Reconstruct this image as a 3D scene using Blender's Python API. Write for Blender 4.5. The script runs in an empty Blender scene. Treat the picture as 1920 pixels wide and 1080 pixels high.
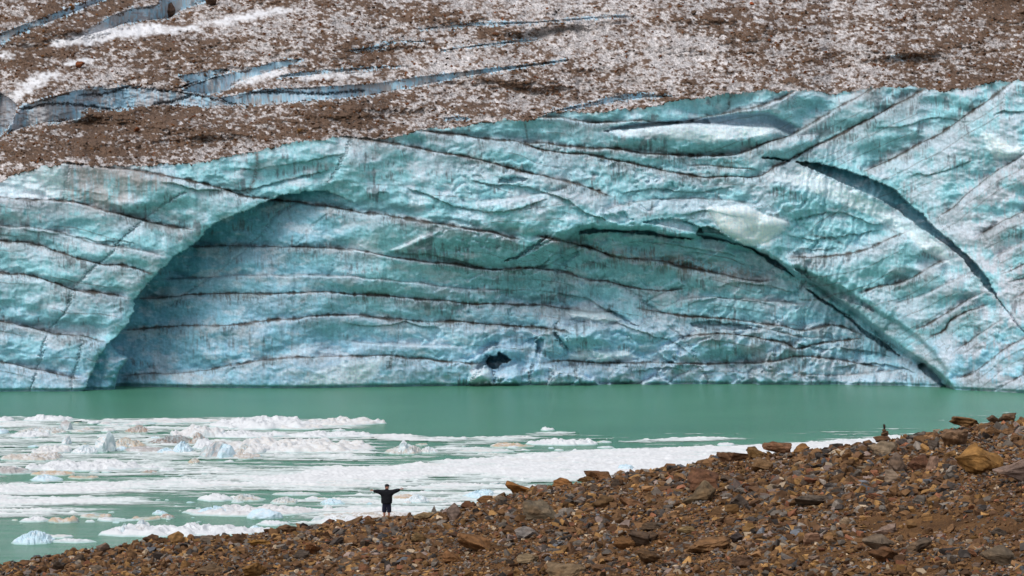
import bpy, bmesh, math, random
import numpy as np
from mathutils import Vector, Matrix

random.seed(7)
RNG = np.random.default_rng(11)
scene = bpy.context.scene
COL = scene.collection

# ------------------------------------------------------------------ camera
F = 5333.0          # focal length in pixels of the 1920 px wide photograph
H = 18.6            # camera height above the lake
VH = 400.0          # row of the horizon
cam_d = bpy.data.cameras.new("camera")
cam_d.sensor_width = 36.0
cam_d.lens = 36.0 * F / 1920.0
cam_d.shift_y = -(540.0 - VH) / 1920.0
cam_d.clip_start = 1.0
cam_d.clip_end = 3000.0
cam = bpy.data.objects.new("camera", cam_d)
cam.location = (0, 0, H)
cam.rotation_euler = (math.pi / 2, 0, 0)
COL.objects.link(cam)
scene.camera = cam


def P(u, v, y):
    """world point seen at photo pixel (u, v) at distance y"""
    return Vector((y * (u - 960.0) / F, y, H - y * (v - VH) / F))


def lake_y(v):
    return F * H / (v - VH)


def PW(u, v, z=0.0):
    y = F * (H - z) / (v - VH)
    return Vector((y * (u - 960.0) / F, y, z))


# ------------------------------------------------------------------ light
scene.render.engine = 'CYCLES'
scene.view_settings.view_transform = 'Standard'
scene.view_settings.look = 'None'
scene.view_settings.exposure = 0.0
scene.cycles.max_bounces = 6
scene.cycles.transparent_max_bounces = 12
SUN_EL = math.radians(57)
SUN_AZ = math.radians(220)     # compass bearing of the sun, the camera looks to 0
world = bpy.data.worlds.new("World")
scene.world = world
world.use_nodes = True
wn = world.node_tree.nodes
wl = world.node_tree.links
bg = wn["Background"]
sky = wn.new("ShaderNodeTexSky")
sky.sky_type = 'NISHITA'
sky.sun_disc = False
sky.sun_elevation = SUN_EL
sky.sun_rotation = SUN_AZ
sky.air_density = 1.0
sky.dust_density = 3.0
sky.ozone_density = 1.0
hs = wn.new("ShaderNodeHueSaturation")
hs.inputs["Saturation"].default_value = 0.45
wl.new(sky.outputs[0], hs.inputs["Color"])
wl.new(hs.outputs[0], bg.inputs[0])
bg.inputs[1].default_value = 0.15
sun_d = bpy.data.lights.new("sun", 'SUN')
sun_d.energy = 1.25
sun_d.angle = math.radians(28)
sun_d.color = (1.0, 0.985, 0.955)
sun = bpy.data.objects.new("sun", sun_d)
sdir = Vector((math.sin(SUN_AZ) * math.cos(SUN_EL), math.cos(SUN_AZ) * math.cos(SUN_EL), math.sin(SUN_EL)))
sun.rotation_euler = (-sdir).to_track_quat('-Z', 'Y').to_euler()
sun.location = (-60, 60, 120)
COL.objects.link(sun)


# ------------------------------------------------------------------ helpers
def lin(r, g, b):
    def f(c):
        c /= 255.0
        return c / 12.92 if c <= 0.04045 else ((c + 0.055) / 1.055) ** 2.4
    return np.array([f(r), f(g), f(b)])


def sstep(a, b, x):
    t = np.clip((x - a) / (b - a), 0, 1)
    return t * t * (3 - 2 * t)


def blur(a, sx, sy):
    ny, nx = a.shape
    py, px = int(min(3 * sy + 2, ny - 1)), int(min(3 * sx + 2, nx - 1))
    b = np.pad(a, ((py, py), (px, px)), mode='edge')
    fy = np.fft.fftfreq(b.shape[0])[:, None]
    fx = np.fft.rfftfreq(b.shape[1])[None, :]
    g = np.exp(-2 * np.pi ** 2 * ((fx * sx) ** 2 + (fy * sy) ** 2))
    b = np.fft.irfft2(np.fft.rfft2(b) * g, s=b.shape)
    return b[py:py + ny, px:px + nx]


def noise(shape, lx, ly, beta=2.4, seed=0, hi=1.2):
    """fractal noise, unit variance, largest features about lx by ly cells"""
    r = np.random.default_rng(seed)
    w = r.standard_normal(shape)
    fy = np.fft.fftfreq(shape[0])[:, None] * ly
    fx = np.fft.rfftfreq(shape[1])[None, :] * lx
    k = np.sqrt(fx ** 2 + fy ** 2)
    amp = (1 + k ** 2) ** (-beta / 2)
    n = np.fft.irfft2(np.fft.rfft2(w) * amp, s=shape)
    return (n - n.mean()) / n.std()


def worley(X, Y, cx, cy, seed=0, jit=0.9):
    """F1, F2, cell id hash for elongated cells cx by cy"""
    gx, gy = X / cx, Y / cy
    ix, iy = np.floor(gx).astype(np.int64), np.floor(gy).astype(np.int64)
    f1 = np.full(X.shape, 9.0)
    f2 = np.full(X.shape, 9.0)
    cid = np.zeros(X.shape)
    cdx = np.zeros(X.shape)
    cdy = np.zeros(X.shape)

    def h(a, b, k):
        n = (a * 374761393 + b * 668265263 + k * 974634777 + seed * 1442695) & 0x7fffffff
        n = ((n ^ (n >> 13)) * 1274126177) & 0x7fffffff
        n = ((n ^ (n >> 11)) * 911382323) & 0x7fffffff
        return ((n ^ (n >> 15)) & 0xffff) / 65535.0
    for oy in (-1, 0, 1):
        for ox in (-1, 0, 1):
            a, b = ix + ox, iy + oy
            dx = gx - (a + 0.5 + jit * (h(a, b, 1) - 0.5))
            dy = gy - (b + 0.5 + jit * (h(a, b, 2) - 0.5))
            d = np.sqrt(dx * dx + dy * dy)
            near = d < f1
            f2 = np.where(near, f1, np.minimum(f2, d))
            cid = np.where(near, h(a, b, 3), cid)
            cdx = np.where(near, dx, cdx)
            cdy = np.where(near, dy, cdy)
            f1 = np.where(near, d, f1)
    return f1, f2, cid, cdx, cdy


def vnoise(x, y, seed=0):
    x = np.asarray(x, float)
    y = np.asarray(y, float)
    ix, iy = np.floor(x).astype(np.int64), np.floor(y).astype(np.int64)
    fx, fy = x - ix, y - iy
    fx, fy = fx * fx * (3 - 2 * fx), fy * fy * (3 - 2 * fy)

    def h(a, b):
        n = (a * 374761393 + b * 668265263 + seed * 144665 + 977) & 0x7fffffff
        n = ((n ^ (n >> 13)) * 1274126177) & 0x7fffffff
        return ((n ^ (n >> 16)) & 0xffff) / 32767.5 - 1
    return (h(ix, iy) * (1 - fx) + h(ix + 1, iy) * fx) * (1 - fy) + (h(ix, iy + 1) * (1 - fx) + h(ix + 1, iy + 1) * fx) * fy


def fbm2(x, y, seed=0, octv=4, gain=0.5):
    a, s, n = 1.0, 1.0, 0
    for o in range(octv):
        n = n + a * vnoise(x * s + 17 * o, y * s + 31 * o, seed + o)
        a *= gain
        s *= 2.03
    return n



def polymask(poly, U, V, sub=False):
    p = np.array(poly, float)
    x, y = p[:, 0], p[:, 1]
    if U.shape == SH and not sub:
        j0, j1 = np.searchsorted(us, [x.min() - 20, x.max() + 20])
        i0, i1 = np.searchsorted(vs, [y.min() - 20, y.max() + 20])
        m = np.zeros(SH, bool)
        m[i0:i1, j0:j1] = polymask(poly, U[i0:i1, j0:j1], V[i0:i1, j0:j1], True)
        return m
    m = np.zeros(U.shape, bool)
    n = len(p)
    for i in range(n):
        x1, y1, x2, y2 = x[i], y[i], x[(i + 1) % n], y[(i + 1) % n]
        if y1 == y2:
            continue
        c = (y1 > V) != (y2 > V)
        m ^= c & (U < (x2 - x1) * (V - y1) / (y2 - y1) + x1)
    return m


def polydist(pts, U, V, margin=110):
    """distance to a polyline, exact within margin of its box"""
    if margin is not None and U.ndim == 2:
        a = np.array(pts)
        j0, j1 = np.searchsorted(us, [a[:, 0].min() - margin, a[:, 0].max() + margin])
        i0, i1 = np.searchsorted(vs, [a[:, 1].min() - margin, a[:, 1].max() + margin])
        d = np.full(U.shape, 1e9)
        d[i0:i1, j0:j1] = polydist(pts, U[i0:i1, j0:j1], V[i0:i1, j0:j1], None)
        return d
    d = np.full(U.shape, 1e9)
    for (x1, y1), (x2, y2) in zip(pts[:-1], pts[1:]):
        dx, dy = x2 - x1, y2 - y1
        t = np.clip(((U - x1) * dx + (V - y1) * dy) / (dx * dx + dy * dy + 1e-9), 0, 1)
        d = np.minimum(d, np.hypot(U - x1 - t * dx, V - y1 - t * dy))
    return d


def cr(pts, step=12):
    """smooth a polyline (Catmull-Rom)"""
    p = [np.array(q, float) for q in pts]
    p = [2 * p[0] - p[1]] + p + [2 * p[-1] - p[-2]]
    out = []
    for i in range(1, len(p) - 2):
        n = max(2, int(np.linalg.norm(p[i + 1] - p[i]) / step))
        for k in range(n):
            t = k / n
            out.append(0.5 * (2 * p[i] + (p[i + 1] - p[i - 1]) * t + (2 * p[i - 1] - 5 * p[i] + 4 * p[i + 1] - p[i + 2]) * t * t
                              + (3 * p[i] - p[i - 1] - 3 * p[i + 1] + p[i + 2]) * t ** 3))
    out.append(p[-2])
    return [tuple(q) for q in out]


def mesh_from(name, verts, faces, smooth=True, col=None, attrs=None):
    """verts (n,3), faces (m,k) arrays -> mesh"""
    me = bpy.data.meshes.new(name)
    verts = np.ascontiguousarray(verts, dtype=np.float32)
    faces = np.ascontiguousarray(faces, dtype=np.int32)
    m, k = faces.shape
    me.vertices.add(len(verts))
    me.vertices.foreach_set("co", verts.ravel())
    me.loops.add(m * k)
    me.loops.foreach_set("vertex_index", faces.ravel())
    me.polygons.add(m)
    me.polygons.foreach_set("loop_start", np.arange(0, m * k, k, dtype=np.int32))
    me.polygons.foreach_set("use_smooth", np.full(m, smooth, dtype=bool))
    me.update(calc_edges=True)
    if col is not None:
        a = me.attributes.new("col", 'FLOAT_COLOR', 'POINT')
        c = np.ones((len(verts), 4), dtype=np.float32)
        c[:, :3] = col
        a.data.foreach_set("color", c.ravel())
    for nm, val in (attrs or {}).items():
        a = me.attributes.new(nm, 'FLOAT', 'POINT')
        a.data.foreach_set("value", np.ascontiguousarray(val, dtype=np.float32))
    return me


def link(name, me, parent=None, mat=None, **props):
    o = bpy.data.objects.new(name, me)
    COL.objects.link(o)
    if mat is not None and me is not None and not me.materials:
        me.materials.append(mat)
    if parent is not None:
        o.parent = parent
    for k, v in props.items():
        o[k] = v
    return o


def grid_faces(nr, nc, keep=None):
    idx = np.arange(nr * nc).reshape(nr, nc)
    f = np.stack([idx[:-1, :-1], idx[1:, :-1], idx[1:, 1:], idx[:-1, 1:]], -1).reshape(-1, 4)
    if keep is not None:
        f = f[keep.ravel()]
    return f


def compact(verts, faces, *arrs):
    used = np.unique(faces)
    remap = np.full(len(verts), -1, dtype=np.int64)
    remap[used] = np.arange(len(used))
    return (verts[used], remap[faces]) + tuple(a[used] for a in arrs)


class NT:
    def __init__(s, name):
        s.m = bpy.data.materials.new(name)
        s.m.use_nodes = True
        s.t = s.m.node_tree
        s.b = s.t.nodes["Principled BSDF"]

    def n(s, typ, **kw):
        nd = s.t.nodes.new("ShaderNode" + typ)
        for k, v in kw.items():
            if k in nd.inputs:
                nd.inputs[k].default_value = v
            else:
                setattr(nd, k, v)
        return nd

    def l(s, a, b):
        s.t.links.new(a, b)


# ------------------------------------------------------------------ materials
def mat_ice():
    k = NT("glacier_ice")
    at = k.n("Attribute", attribute_name="col")
    tc = k.n("NewGeometry")
    n1 = k.n("TexNoise", Scale=1.6, Detail=6.0, Roughness=0.55)
    k.l(tc.outputs["Position"], n1.inputs["Vector"])
    mr = k.n("MapRange")
    mr.inputs[3].default_value = 0.85
    mr.inputs[4].default_value = 1.15
    k.l(n1.outputs[0], mr.inputs[0])
    mx = k.n("VectorMath", operation='SCALE')
    k.l(at.outputs["Color"], mx.inputs[0])
    k.l(mr.outputs[0], mx.inputs[3])
    k.l(mx.outputs[0], k.b.inputs["Base Color"])
    k.b.inputs["Roughness"].default_value = 0.5
    k.b.inputs["Specular IOR Level"].default_value = 0.3
    k.b.inputs["Subsurface Weight"].default_value = 0.75
    k.b.inputs["Subsurface Radius"].default_value = (0.6, 0.8, 0.8)
    k.b.inputs["Subsurface Scale"].default_value = 0.36
    bp = k.n("Bump", Strength=0.25, Distance=0.1)
    k.l(n1.outputs[0], bp.inputs["Height"])
    k.l(bp.outputs[0], k.b.inputs["Normal"])
    return k.m


def mat_debris():
    k = NT("debris_covered_ice")
    at = k.n("Attribute", attribute_name="col")
    k.l(at.outputs["Color"], k.b.inputs["Base Color"])
    k.b.inputs["Roughness"].default_value = 0.85
    k.b.inputs["Specular IOR Level"].default_value = 0.15
    return k.m


MAT_ICE = mat_ice()
MAT_DEBRIS = mat_debris()

# ------------------------------------------------------------------ the glacier: relief in numpy
U0, U1, V0, V1 = -220.0, 2140.0, -170.0, 756.0
DU, DV = 1.5, 1.45
us = U0 + DU * np.arange(1568)
vs = V0 + DV * np.arange(640)
U, V = np.meshgrid(us, vs)
SH = U.shape
NR, NC = SH
MPP = 0.056   # metres per photo pixel at the wall


def interp(x, pts):
    p = np.array(pts, float)
    return np.interp(x, p[:, 0], p[:, 1])


CREST = [(-220, 392), (-100, 368), (0, 340), (40, 322), (80, 309), (130, 305), (200, 313), (270, 312), (330, 309), (400, 297), (480, 280), (560, 268), (640, 258),
         (720, 256), (787, 245), (840, 240), (890, 230), (923, 227), (973, 223), (1007, 217), (1040, 213), (1107, 212), (1173, 203), (1223, 197),
         (1257, 190), (1280, 185), (1347, 175), (1430, 170), (1497, 167), (1563, 173), (1613, 168), (1650, 163), (1713, 163), (1763, 167),
         (1813, 163), (1863, 155), (1920, 150), (2140, 130)]
jit1 = blur(noise((1, NC), 60, 1, 1.6, 5).reshape(1, -1), 1.2, 0.1)[0]
vc0 = interp(us, CREST) + 2.2 * jit1
vc = vc0 + 1.3 * noise((1, NC), 6, 1, 1.2, 6)[0]
wallmask = V > vc[None, :]

# dirt bands (photo pixels, left to right)
BANDS = [
    # left buttress
    ([(-220, 330), (0, 369), (53, 374), (116, 379), (158, 386), (208, 400), (271, 415), (317, 425), (371, 435)], 1.0),
    ([(77, 307), (133, 308), (200, 315), (267, 322), (327, 333), (373, 343), (433, 360), (464, 369), (503, 373), (549, 379), (598, 386), (640, 392),
      (686, 399), (739, 406), (788, 416), (837, 423), (879, 432), (921, 437), (957, 448), (985, 452)], 1.0),
    ([(-220, 390), (0, 423), (53, 427), (106, 436), (141, 446), (197, 460), (253, 469), (320, 484)], 0.45),
    ([(-220, 420), (0, 452), (42, 456), (81, 463), (123, 478), (165, 490), (186, 494), (232, 501), (274, 510), (291, 512)], 1.0),
    ([(-220, 480), (0, 512), (35, 515), (77, 524), (116, 536), (135, 543), (176, 550), (218, 555), (250, 561)], 1.0),
    ([(-220, 570), (0, 603), (35, 610), (81, 622), (95, 626), (151, 629), (186, 638), (204, 641)], 0.9),
    ([(-220, 650), (0, 679), (35, 685), (70, 694), (102, 700), (141, 707), (165, 708)], 0.8),
    # cave
    ([(999, 443), (1041, 451), (1080, 458), (1115, 467), (1150, 480), (1189, 485), (1238, 488), (1280, 501), (1326, 511), (1368, 518), (1414, 525), (1456, 525)], 1.0),
    ([(350, 462), (387, 462), (450, 463), (528, 465), (591, 466), (640, 467), (675, 473), (724, 480), (781, 488), (837, 495), (886, 503), (939, 507), (974, 503),
      (1013, 505), (1055, 511), (1097, 524), (1147, 531), (1203, 543), (1252, 545), (1290, 540)], 0.75),
    ([(296, 525), (387, 522), (457, 517), (640, 517), (710, 525), (781, 531), (837, 538), (893, 543), (960, 546)], 0.35),
    ([(250, 562), (299, 558), (352, 553), (405, 552), (475, 550), (563, 549), (640, 551), (710, 554), (781, 562), (837, 568), (893, 570), (939, 570), (992, 573), (1034, 575), (1100, 584), (1160, 586)], 0.95),
    ([(225, 622), (281, 615), (352, 612), (408, 611), (475, 605), (528, 600), (577, 595), (640, 591), (693, 593), (756, 599), (823, 603), (886, 606), (929, 611), (992, 614), (1045, 619), (1075, 628)], 0.95),
    ([(225, 707), (292, 701), (334, 698), (387, 696), (415, 689), (475, 680), (528, 673), (598, 670), (640, 669), (710, 667), (756, 670), (816, 675), (883, 681), (905, 679)], 0.7),
    ([(1020, 680), (1069, 678), (1133, 682), (1203, 680), (1280, 682), (1333, 681), (1396, 681), (1456, 678), (1491, 670), (1544, 674), (1597, 682), (1660, 690)], 0.8),
    # upper centre
    ([(630, 257), (690, 265), (750, 273), (800, 282), (840, 290), (890, 300), (940, 312), (980, 320), (1023, 330), (1067, 342), (1113, 357), (1150, 372)], 1.0),
    ([(780, 244), (840, 252), (907, 262), (960, 267), (1007, 277), (1057, 287), (1107, 293), (1173, 305), (1223, 317), (1280, 327), (1320, 333), (1380, 333), (1430, 328),
      (1453, 313), (1480, 302), (1527, 277), (1557, 263), (1613, 233), (1680, 197), (1745, 160)], 1.0),
    ([(965, 268), (1023, 269), (1090, 277), (1140, 280), (1207, 287), (1280, 292), (1347, 293), (1387, 287), (1430, 272), (1477, 255), (1497, 245), (1540, 220), (1597, 190), (1660, 158)], 0.95),
    ([(1000, 218), (1057, 223), (1107, 230), (1173, 230), (1240, 230), (1280, 228), (1313, 220), (1363, 212), (1413, 202), (1457, 187), (1510, 161)], 0.8),
    # right block
    ([(1613, 325), (1663, 303), (1713, 277), (1763, 250), (1813, 218), (1853, 190), (1905, 152)], 1.0),
    ([(1751, 423), (1762, 402), (1790, 385), (1818, 361), (1853, 333), (1897, 307), (1920, 290), (2140, 150)], 0.85),
    ([(1822, 451), (1843, 437), (1885, 413), (1920, 395), (2140, 250)], 0.85),
    ([(1850, 494), (1885, 471), (1920, 451), (2140, 310)], 0.5),
    ([(1875, 515), (1920, 494), (2140, 360)], 0.8),
    ([(1885, 529), (1920, 522), (2140, 430)], 0.7),
    ([(1890, 570), (1930, 545), (2140, 440)], 0.5),
    # right inner block
    ([(1474, 485), (1526, 483), (1579, 478), (1614, 471), (1649, 457), (1685, 441), (1709, 432)], 0.85),
    ([(1607, 554), (1649, 539), (1685, 531), (1720, 515), (1755, 497), (1787, 485)], 0.85),
    ([(1660, 582), (1685, 571), (1737, 550), (1780, 529), (1820, 511)], 0.4),
    ([(1709, 620), (1748, 603), (1790, 578), (1832, 554), (1850, 545)], 0.8),
    ([(1734, 638), (1773, 620), (1783, 603), (1818, 585), (1857, 571)], 0.85),
    ([(1780, 666), (1822, 638), (1871, 606), (1890, 596)], 0.6),
    ([(1780, 712), (1822, 701), (1861, 673), (1892, 652), (1920, 634), (2140, 500)], 0.7),
    ([(1850, 742), (1864, 733), (1920, 701), (2140, 570)], 0.7),
    # under the second arch
    ([(1189, 578), (1230, 584), (1280, 592), (1350, 596), (1403, 603), (1456, 613), (1509, 620), (1561, 610), (1597, 622), (1625, 632)], 0.9),
    ([(1265, 630), (1280, 631), (1333, 626), (1386, 629), (1438, 638), (1477, 645), (1491, 654), (1519, 648), (1579, 638), (1625, 634)], 0.85),
    ([(1330, 612), (1380, 608), (1440, 618), (1500, 632), (1560, 633)], 0.4),
    ([(1270, 560), (1320, 556), (1390, 562), (1450, 566), (1520, 570)], 0.35),
    ([(1480, 700), (1560, 704), (1640, 700), (1700, 690)], 0.4),
    ([(1120, 400), (1170, 385), (1230, 375), (1300, 372), (1370, 377), (1420, 385)], 0.3),
    ([(880, 385), (950, 372), (1020, 360), (1080, 350)], 0.2),
    ([(1285, 310), (1330, 312), (1380, 316), (1420, 320)], 0.8),
    ([(640, 640), (740, 644), (820, 648), (890, 650)], 0.2),
]
d_up = np.full(SH, 140.0)     # distance below the band above
d_dn = np.full(SH, 140.0)     # distance above the band below
ink = np.zeros(SH)            # dirt on the lines themselves
grime_shade = np.zeros(SH)  # grime below each line, painted shadow of the recess above it
drip_shade = np.zeros(SH)           # dirt washed down from a line, and shadow painted just above it
streak = noise(SH, 7, 60, 2.0, 21)
streak2 = noise(SH, 3.5, 26, 1.8, 22)
hair = noise(SH, 2.0, 11, 1.8, 25)
speck = noise(SH, 5, 4, 1.5, 23)
blotch = noise(SH, 60, 40, 2.2, 24)
for i, (pts, wgt) in enumerate(BANDS):
    pts = cr(pts)
    xs = np.array([p[0] for p in pts])
    ys = np.array([p[1] for p in pts])
    o = np.argsort(xs)
    vl = np.interp(us, xs[o], ys[o])
    r = np.random.default_rng(100 + i)
    wig = noise((1, NC), 70, 1, 1.9, 100 + i)[0] * 1.1
    slope = np.abs(np.gradient(vl, us))
    vl = vl + wig * np.sqrt(1 + slope)
    pen = 4.0 * np.clip(np.maximum(xs.min() + 25 - us, us - (xs.max() - 25)), 0, None)
    below = (V - vl[None, :]) / np.sqrt(1 + slope * slope)[None, :]
    out = (us < xs.min()) | (us > xs.max())
    b2 = below + np.where(below >= 0, 1, -1) * pen[None, :]
    b2 = np.where(out[None, :], np.sign(below + 1e-6) * 900, b2)
    d_up = np.minimum(d_up, np.where(b2 >= 0, b2, 900))
    d_dn = np.minimum(d_dn, np.where(b2 < 0, -b2, 900))
    fade = np.where(out, 0, 1 - np.clip(pen / 100, 0, 1)) * wgt
    thick = 1.5 + 0.95 * noise((1, NC), 18, 1, 1.5, 300 + i)[0]
    thick = np.clip(thick, 0.8, 5)
    ab = np.abs(below + 0.8)
    ink = np.maximum(ink, fade[None, :] * np.exp(-(ab / thick[None, :]) ** 2))
    lenm = np.clip(10 + 8 * noise((1, NC), 30, 1, 1.5, 500 + i)[0], 3, 30)
    drip_shade = np.maximum(drip_shade, fade[None, :] * np.exp(-np.clip(below, 0, None) / lenm[None, :]) * (below > 0))
    drip_shade = np.maximum(drip_shade, 0.75 * fade[None, :] * np.exp(np.clip(below, None, 0) / 4.5) * (below <= 0))  # upper side: shadow of the recess painted as colour
    grime_shade = np.maximum(grime_shade, fade[None, :] * np.exp(-np.abs(below) / np.where(below > 0, 13.0, 7.0)))
hh = d_up + d_dn
t = d_up / hh

# macro shape of the wall -------------------------------------------------
base = interp(us, [(-220, 293), (0, 296), (160, 297), (300, 298.5), (500, 301), (700, 304), (880, 306), (1100, 308), (1400, 309), (1560, 308), (1700, 304),
                   (1800, 299), (1920, 294), (2140, 290)])[None, :] * np.ones(SH)
hgt = np.clip((735 - V), -30, None) * MPP
lean = interp(us, [(-220, 0.25), (0, 0.22), (300, 0.14), (600, 0.02), (1000, -0.02), (1400, 0.0), (1700, 0.15), (1920, 0.3), (2140, 0.34)])[None, :]
Y = base + lean * hgt
Y -= 3.4 * np.exp(-((V - 425) / 85) ** 2) * np.exp(-((U - 1040) / 280) ** 2)
Y += 2.6 * np.exp(-((V - 555) / 65) ** 2) * np.exp(-((U - 1040) / 220) ** 2)
Ymac = Y.copy()

ARCH = cr([(150, 745), (162, 726), (175, 690), (203, 645), (222, 628), (243, 603), (252, 571), (250, 562), (267, 546), (291, 516), (317, 490), (338, 473), (366, 455), (391, 427), (422, 409), (450, 399),
           (479, 388), (503, 374), (528, 366), (563, 361), (600, 357), (628, 362), (655, 376), (690, 396)])
CAVE = ARCH + [(760, 407), (860, 428), (960, 450), (1000, 520), (1000, 760), (150, 760)]
JU = 1.3 * noise(SH, 26, 20, 1.9, 91)
JV = 1.2 * noise(SH, 26, 20, 1.9, 92)
m = polymask(CAVE, U + JU, V + JV)
da = polydist(ARCH, U + JU, V + JV, 900)
amp = interp(us, [(100, 11.5), (300, 11.0), (430, 8.5), (560, 5.0), (640, 1.8), (700, 0.0)])[None, :]
L = interp(us, [(100, 230), (400, 190), (600, 90), (700, 60)])[None, :]
Y += np.where(m, amp * (0.72 + 0.28 * (1 - np.exp(-da / 30))) * np.exp(-da / L), 0)
rightcave = np.where(m, 1.0, 0.0)
# rounded lip of the arch on the buttress side
Y += np.where(~m & (U < 700) & (V > 340), 0.35 * np.exp(-da / 9), 0)

# low recessed block at the foot of the arch
BLK = cr([(205, 640), (214, 655), (224, 664), (239, 670), (232, 684), (224, 694), (218, 712), (214, 745)])
mb = polymask([(140, 745), (155, 690), (186, 636)] + BLK, U, V)
dbk = polydist(BLK, U, V)
Y = np.where(mb, np.minimum(Y, 301.0 - 1.6 * (1 - np.exp(-dbk / 9)) + 0.22 * noise(SH, 26, 24, 2.6, 95)), Y)


RAG = 1.0 * noise(SH, 12, 10, 2.2, 96)


def crevice(edge, lower, A, L, lip=0.0, Ll=14):
    """opening whose overhanging edge is 'edge'; inside is the region between edge and lower"""
    global Y
    e, lo = cr(edge), cr(lower)
    mk = polymask(e + lo[::-1], U + 0.7 * JU + RAG, V + 0.7 * JV + 0.5 * RAG)
    d = polydist(e, U + 0.7 * JU, V + 0.7 * JV)
    Y += np.where(mk, A * np.exp(-d / L), 0)
    if lip:
        Y -= np.where(~mk, lip * np.exp(-d / Ll), 0)
    return mk


# crevasse of the right-hand block
crA = crevice([(1492, 302), (1547, 307), (1580, 318), (1613, 329), (1653, 343), (1681, 359), (1702, 380), (1737, 408), (1751, 426), (1787, 454), (1822, 486), (1843, 510), (1860, 537), (1872, 560)],
              [(1492, 304), (1538, 323), (1572, 339), (1611, 357), (1655, 377), (1684, 395), (1721, 424), (1751, 443), (1783, 466), (1803, 484), (1830, 516), (1852, 541), (1872, 561)], 2.8, 60, 0.5, 20)
crA2 = crevice([(1868, 556), (1885, 578), (1900, 596), (1922, 620), (2000, 690)], [(1867, 558), (1883, 580), (1898, 599), (1920, 623), (2000, 692)], 0.6, 60)
# second arch: long overhang down to the lake
ARC2 = [(1080, 430), (1105, 427), (1130, 429), (1170, 428), (1210, 430), (1240, 437), (1280, 445), (1315, 441), (1350, 446), (1386, 459), (1414, 467), (1445, 482), (1470, 500), (1500, 517), (1533, 534), (1560, 552), (1579, 570), (1611, 592), (1640, 615), (1670, 640), (1710, 668), (1745, 690), (1775, 716), (1790, 745)]
Ykeep = Y.copy()
crB = crevice(ARC2, [(1060, 445), (1040, 500), (1060, 600), (1100, 680), (1200, 745), (1700, 745)], 3.6, 85, 0.7, 40)
Y = Ykeep + blur(Y - Ykeep, 1.8, 1.8)
vault_shade = np.where(crB, np.exp(-polydist(cr(ARC2), U, V, 320) / 90.0), 0)  # mask for shade painted under the second arch, fading from its edge
hole = np.zeros(SH, bool)
for e, lo, A in [
    ([(1084, 437), (1102, 430), (1130, 429), (1165, 431), (1205, 431), (1250, 439), (1300, 447)], [(1084, 439), (1104, 440), (1130, 436), (1165, 436), (1205, 439), (1250, 445), (1300, 449)], 2.0),
    ([(1205, 416), (1240, 409), (1275, 412), (1310, 424), (1320, 436)], [(1205, 417), (1240, 422), (1275, 430), (1300, 437), (1320, 438)], 1.2),
    ([(1303, 438), (1318, 425), (1340, 428), (1372, 448), (1400, 460), (1422, 470), (1450, 486), (1474, 505), (1490, 520)],
     [(1303, 440), (1320, 447), (1350, 450), (1385, 459), (1412, 470), (1440, 489), (1462, 504), (1474, 509), (1490, 521)], 2.4),
    ([(1510, 540), (1518, 545), (1544, 562), (1575, 582), (1596, 592)], [(1510, 541), (1516, 548), (1540, 565), (1570, 584), (1596, 593)], 1.8),
    ([(1585, 590), (1600, 601), (1625, 622), (1655, 640), (1690, 668)], [(1585, 592), (1597, 604), (1621, 627), (1650, 645), (1690, 669)], 1.6),
    ([(1490, 500), (1540, 520), (1590, 545), (1640, 580)], [(1490, 504), (1530, 530), (1580, 560), (1640, 584)], 1.0),
    ([(1133, 246), (1160, 237), (1207, 230), (1280, 228), (1330, 224)], [(1133, 247), (1165, 244), (1215, 240), (1280, 233), (1330, 231)], 0.8),
    ([(1007, 217), (1060, 204), (1107, 193), (1150, 181), (1190, 177), (1240, 181)], [(1007, 218), (1050, 208), (1107, 200), (1155, 190), (1200, 182), (1240, 183)], 3),
    ([(1427, 293), (1460, 296), (1480, 301)], [(1427, 295), (1455, 300), (1480, 303)], 2),
    ([(935, 335), (965, 331), (990, 334)], [(935, 342), (960, 343), (990, 336)], 1.0),
    ([(948, 488), (985, 468), (1030, 440)], [(948, 491), (990, 472), (1030, 442)], 1.0),
    ([(912, 678), (919, 665), (930, 666), (937, 659), (948, 666), (956, 673)], [(912, 683), (921, 690), (931, 689), (940, 682), (950, 679), (956, 675)], 4.0),
    ([(895, 690), (905, 675), (914, 662)], [(897, 696), (908, 690), (916, 680)], 1.5),
    ([(1296, 606), (1330, 602), (1370, 606), (1410, 615)], [(1296, 610), (1330, 620), (1370, 620), (1410, 618)], 1.2),
    ([(1140, 580), (1165, 592), (1185, 606), (1200, 612)], [(1140, 582), (1160, 596), (1183, 609), (1200, 613)], 0.7),
    ([(1038, 622), (1052, 636), (1066, 652)], [(1036, 625), (1048, 640), (1065, 654)], 0.7),
    ([(1005, 640), (1015, 632), (1022, 640)], [(1003, 660), (1012, 664), (1018, 652)], 1.4),
    ([(1722, 682), (1735, 683), (1752, 696), (1772, 724)], [(1722, 688), (1735, 700), (1752, 716), (1768, 728)], 1.6),
]:
    mk = crevice(e, lo, A, 40)
    if A >= 1.6:
        hole |= mk

HOLLOW = [(1133, 245), (1210, 230), (1280, 226), (1380, 214), (1440, 212), (1492, 238), (1484, 252), (1453, 238), (1400, 236), (1340, 233), (1280, 231), (1180, 240)]
mh = blur(polymask(HOLLOW, U, V).astype(float), 2.0, 1.2)
Y += 1.6 * mh
SHADESTRIP = [(1488, 497), (1533, 520), (1579, 543), (1611, 562), (1653, 588), (1685, 605), (1723, 634), (1755, 666), (1778, 700), (1765, 712), (1710, 672), (1660, 640), (1611, 598), (1560, 560), (1510, 525)]
mg_ = blur(polymask(SHADESTRIP, U, V).astype(float), 1.6, 1.6)
Y += 0.8 * mg_
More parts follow.
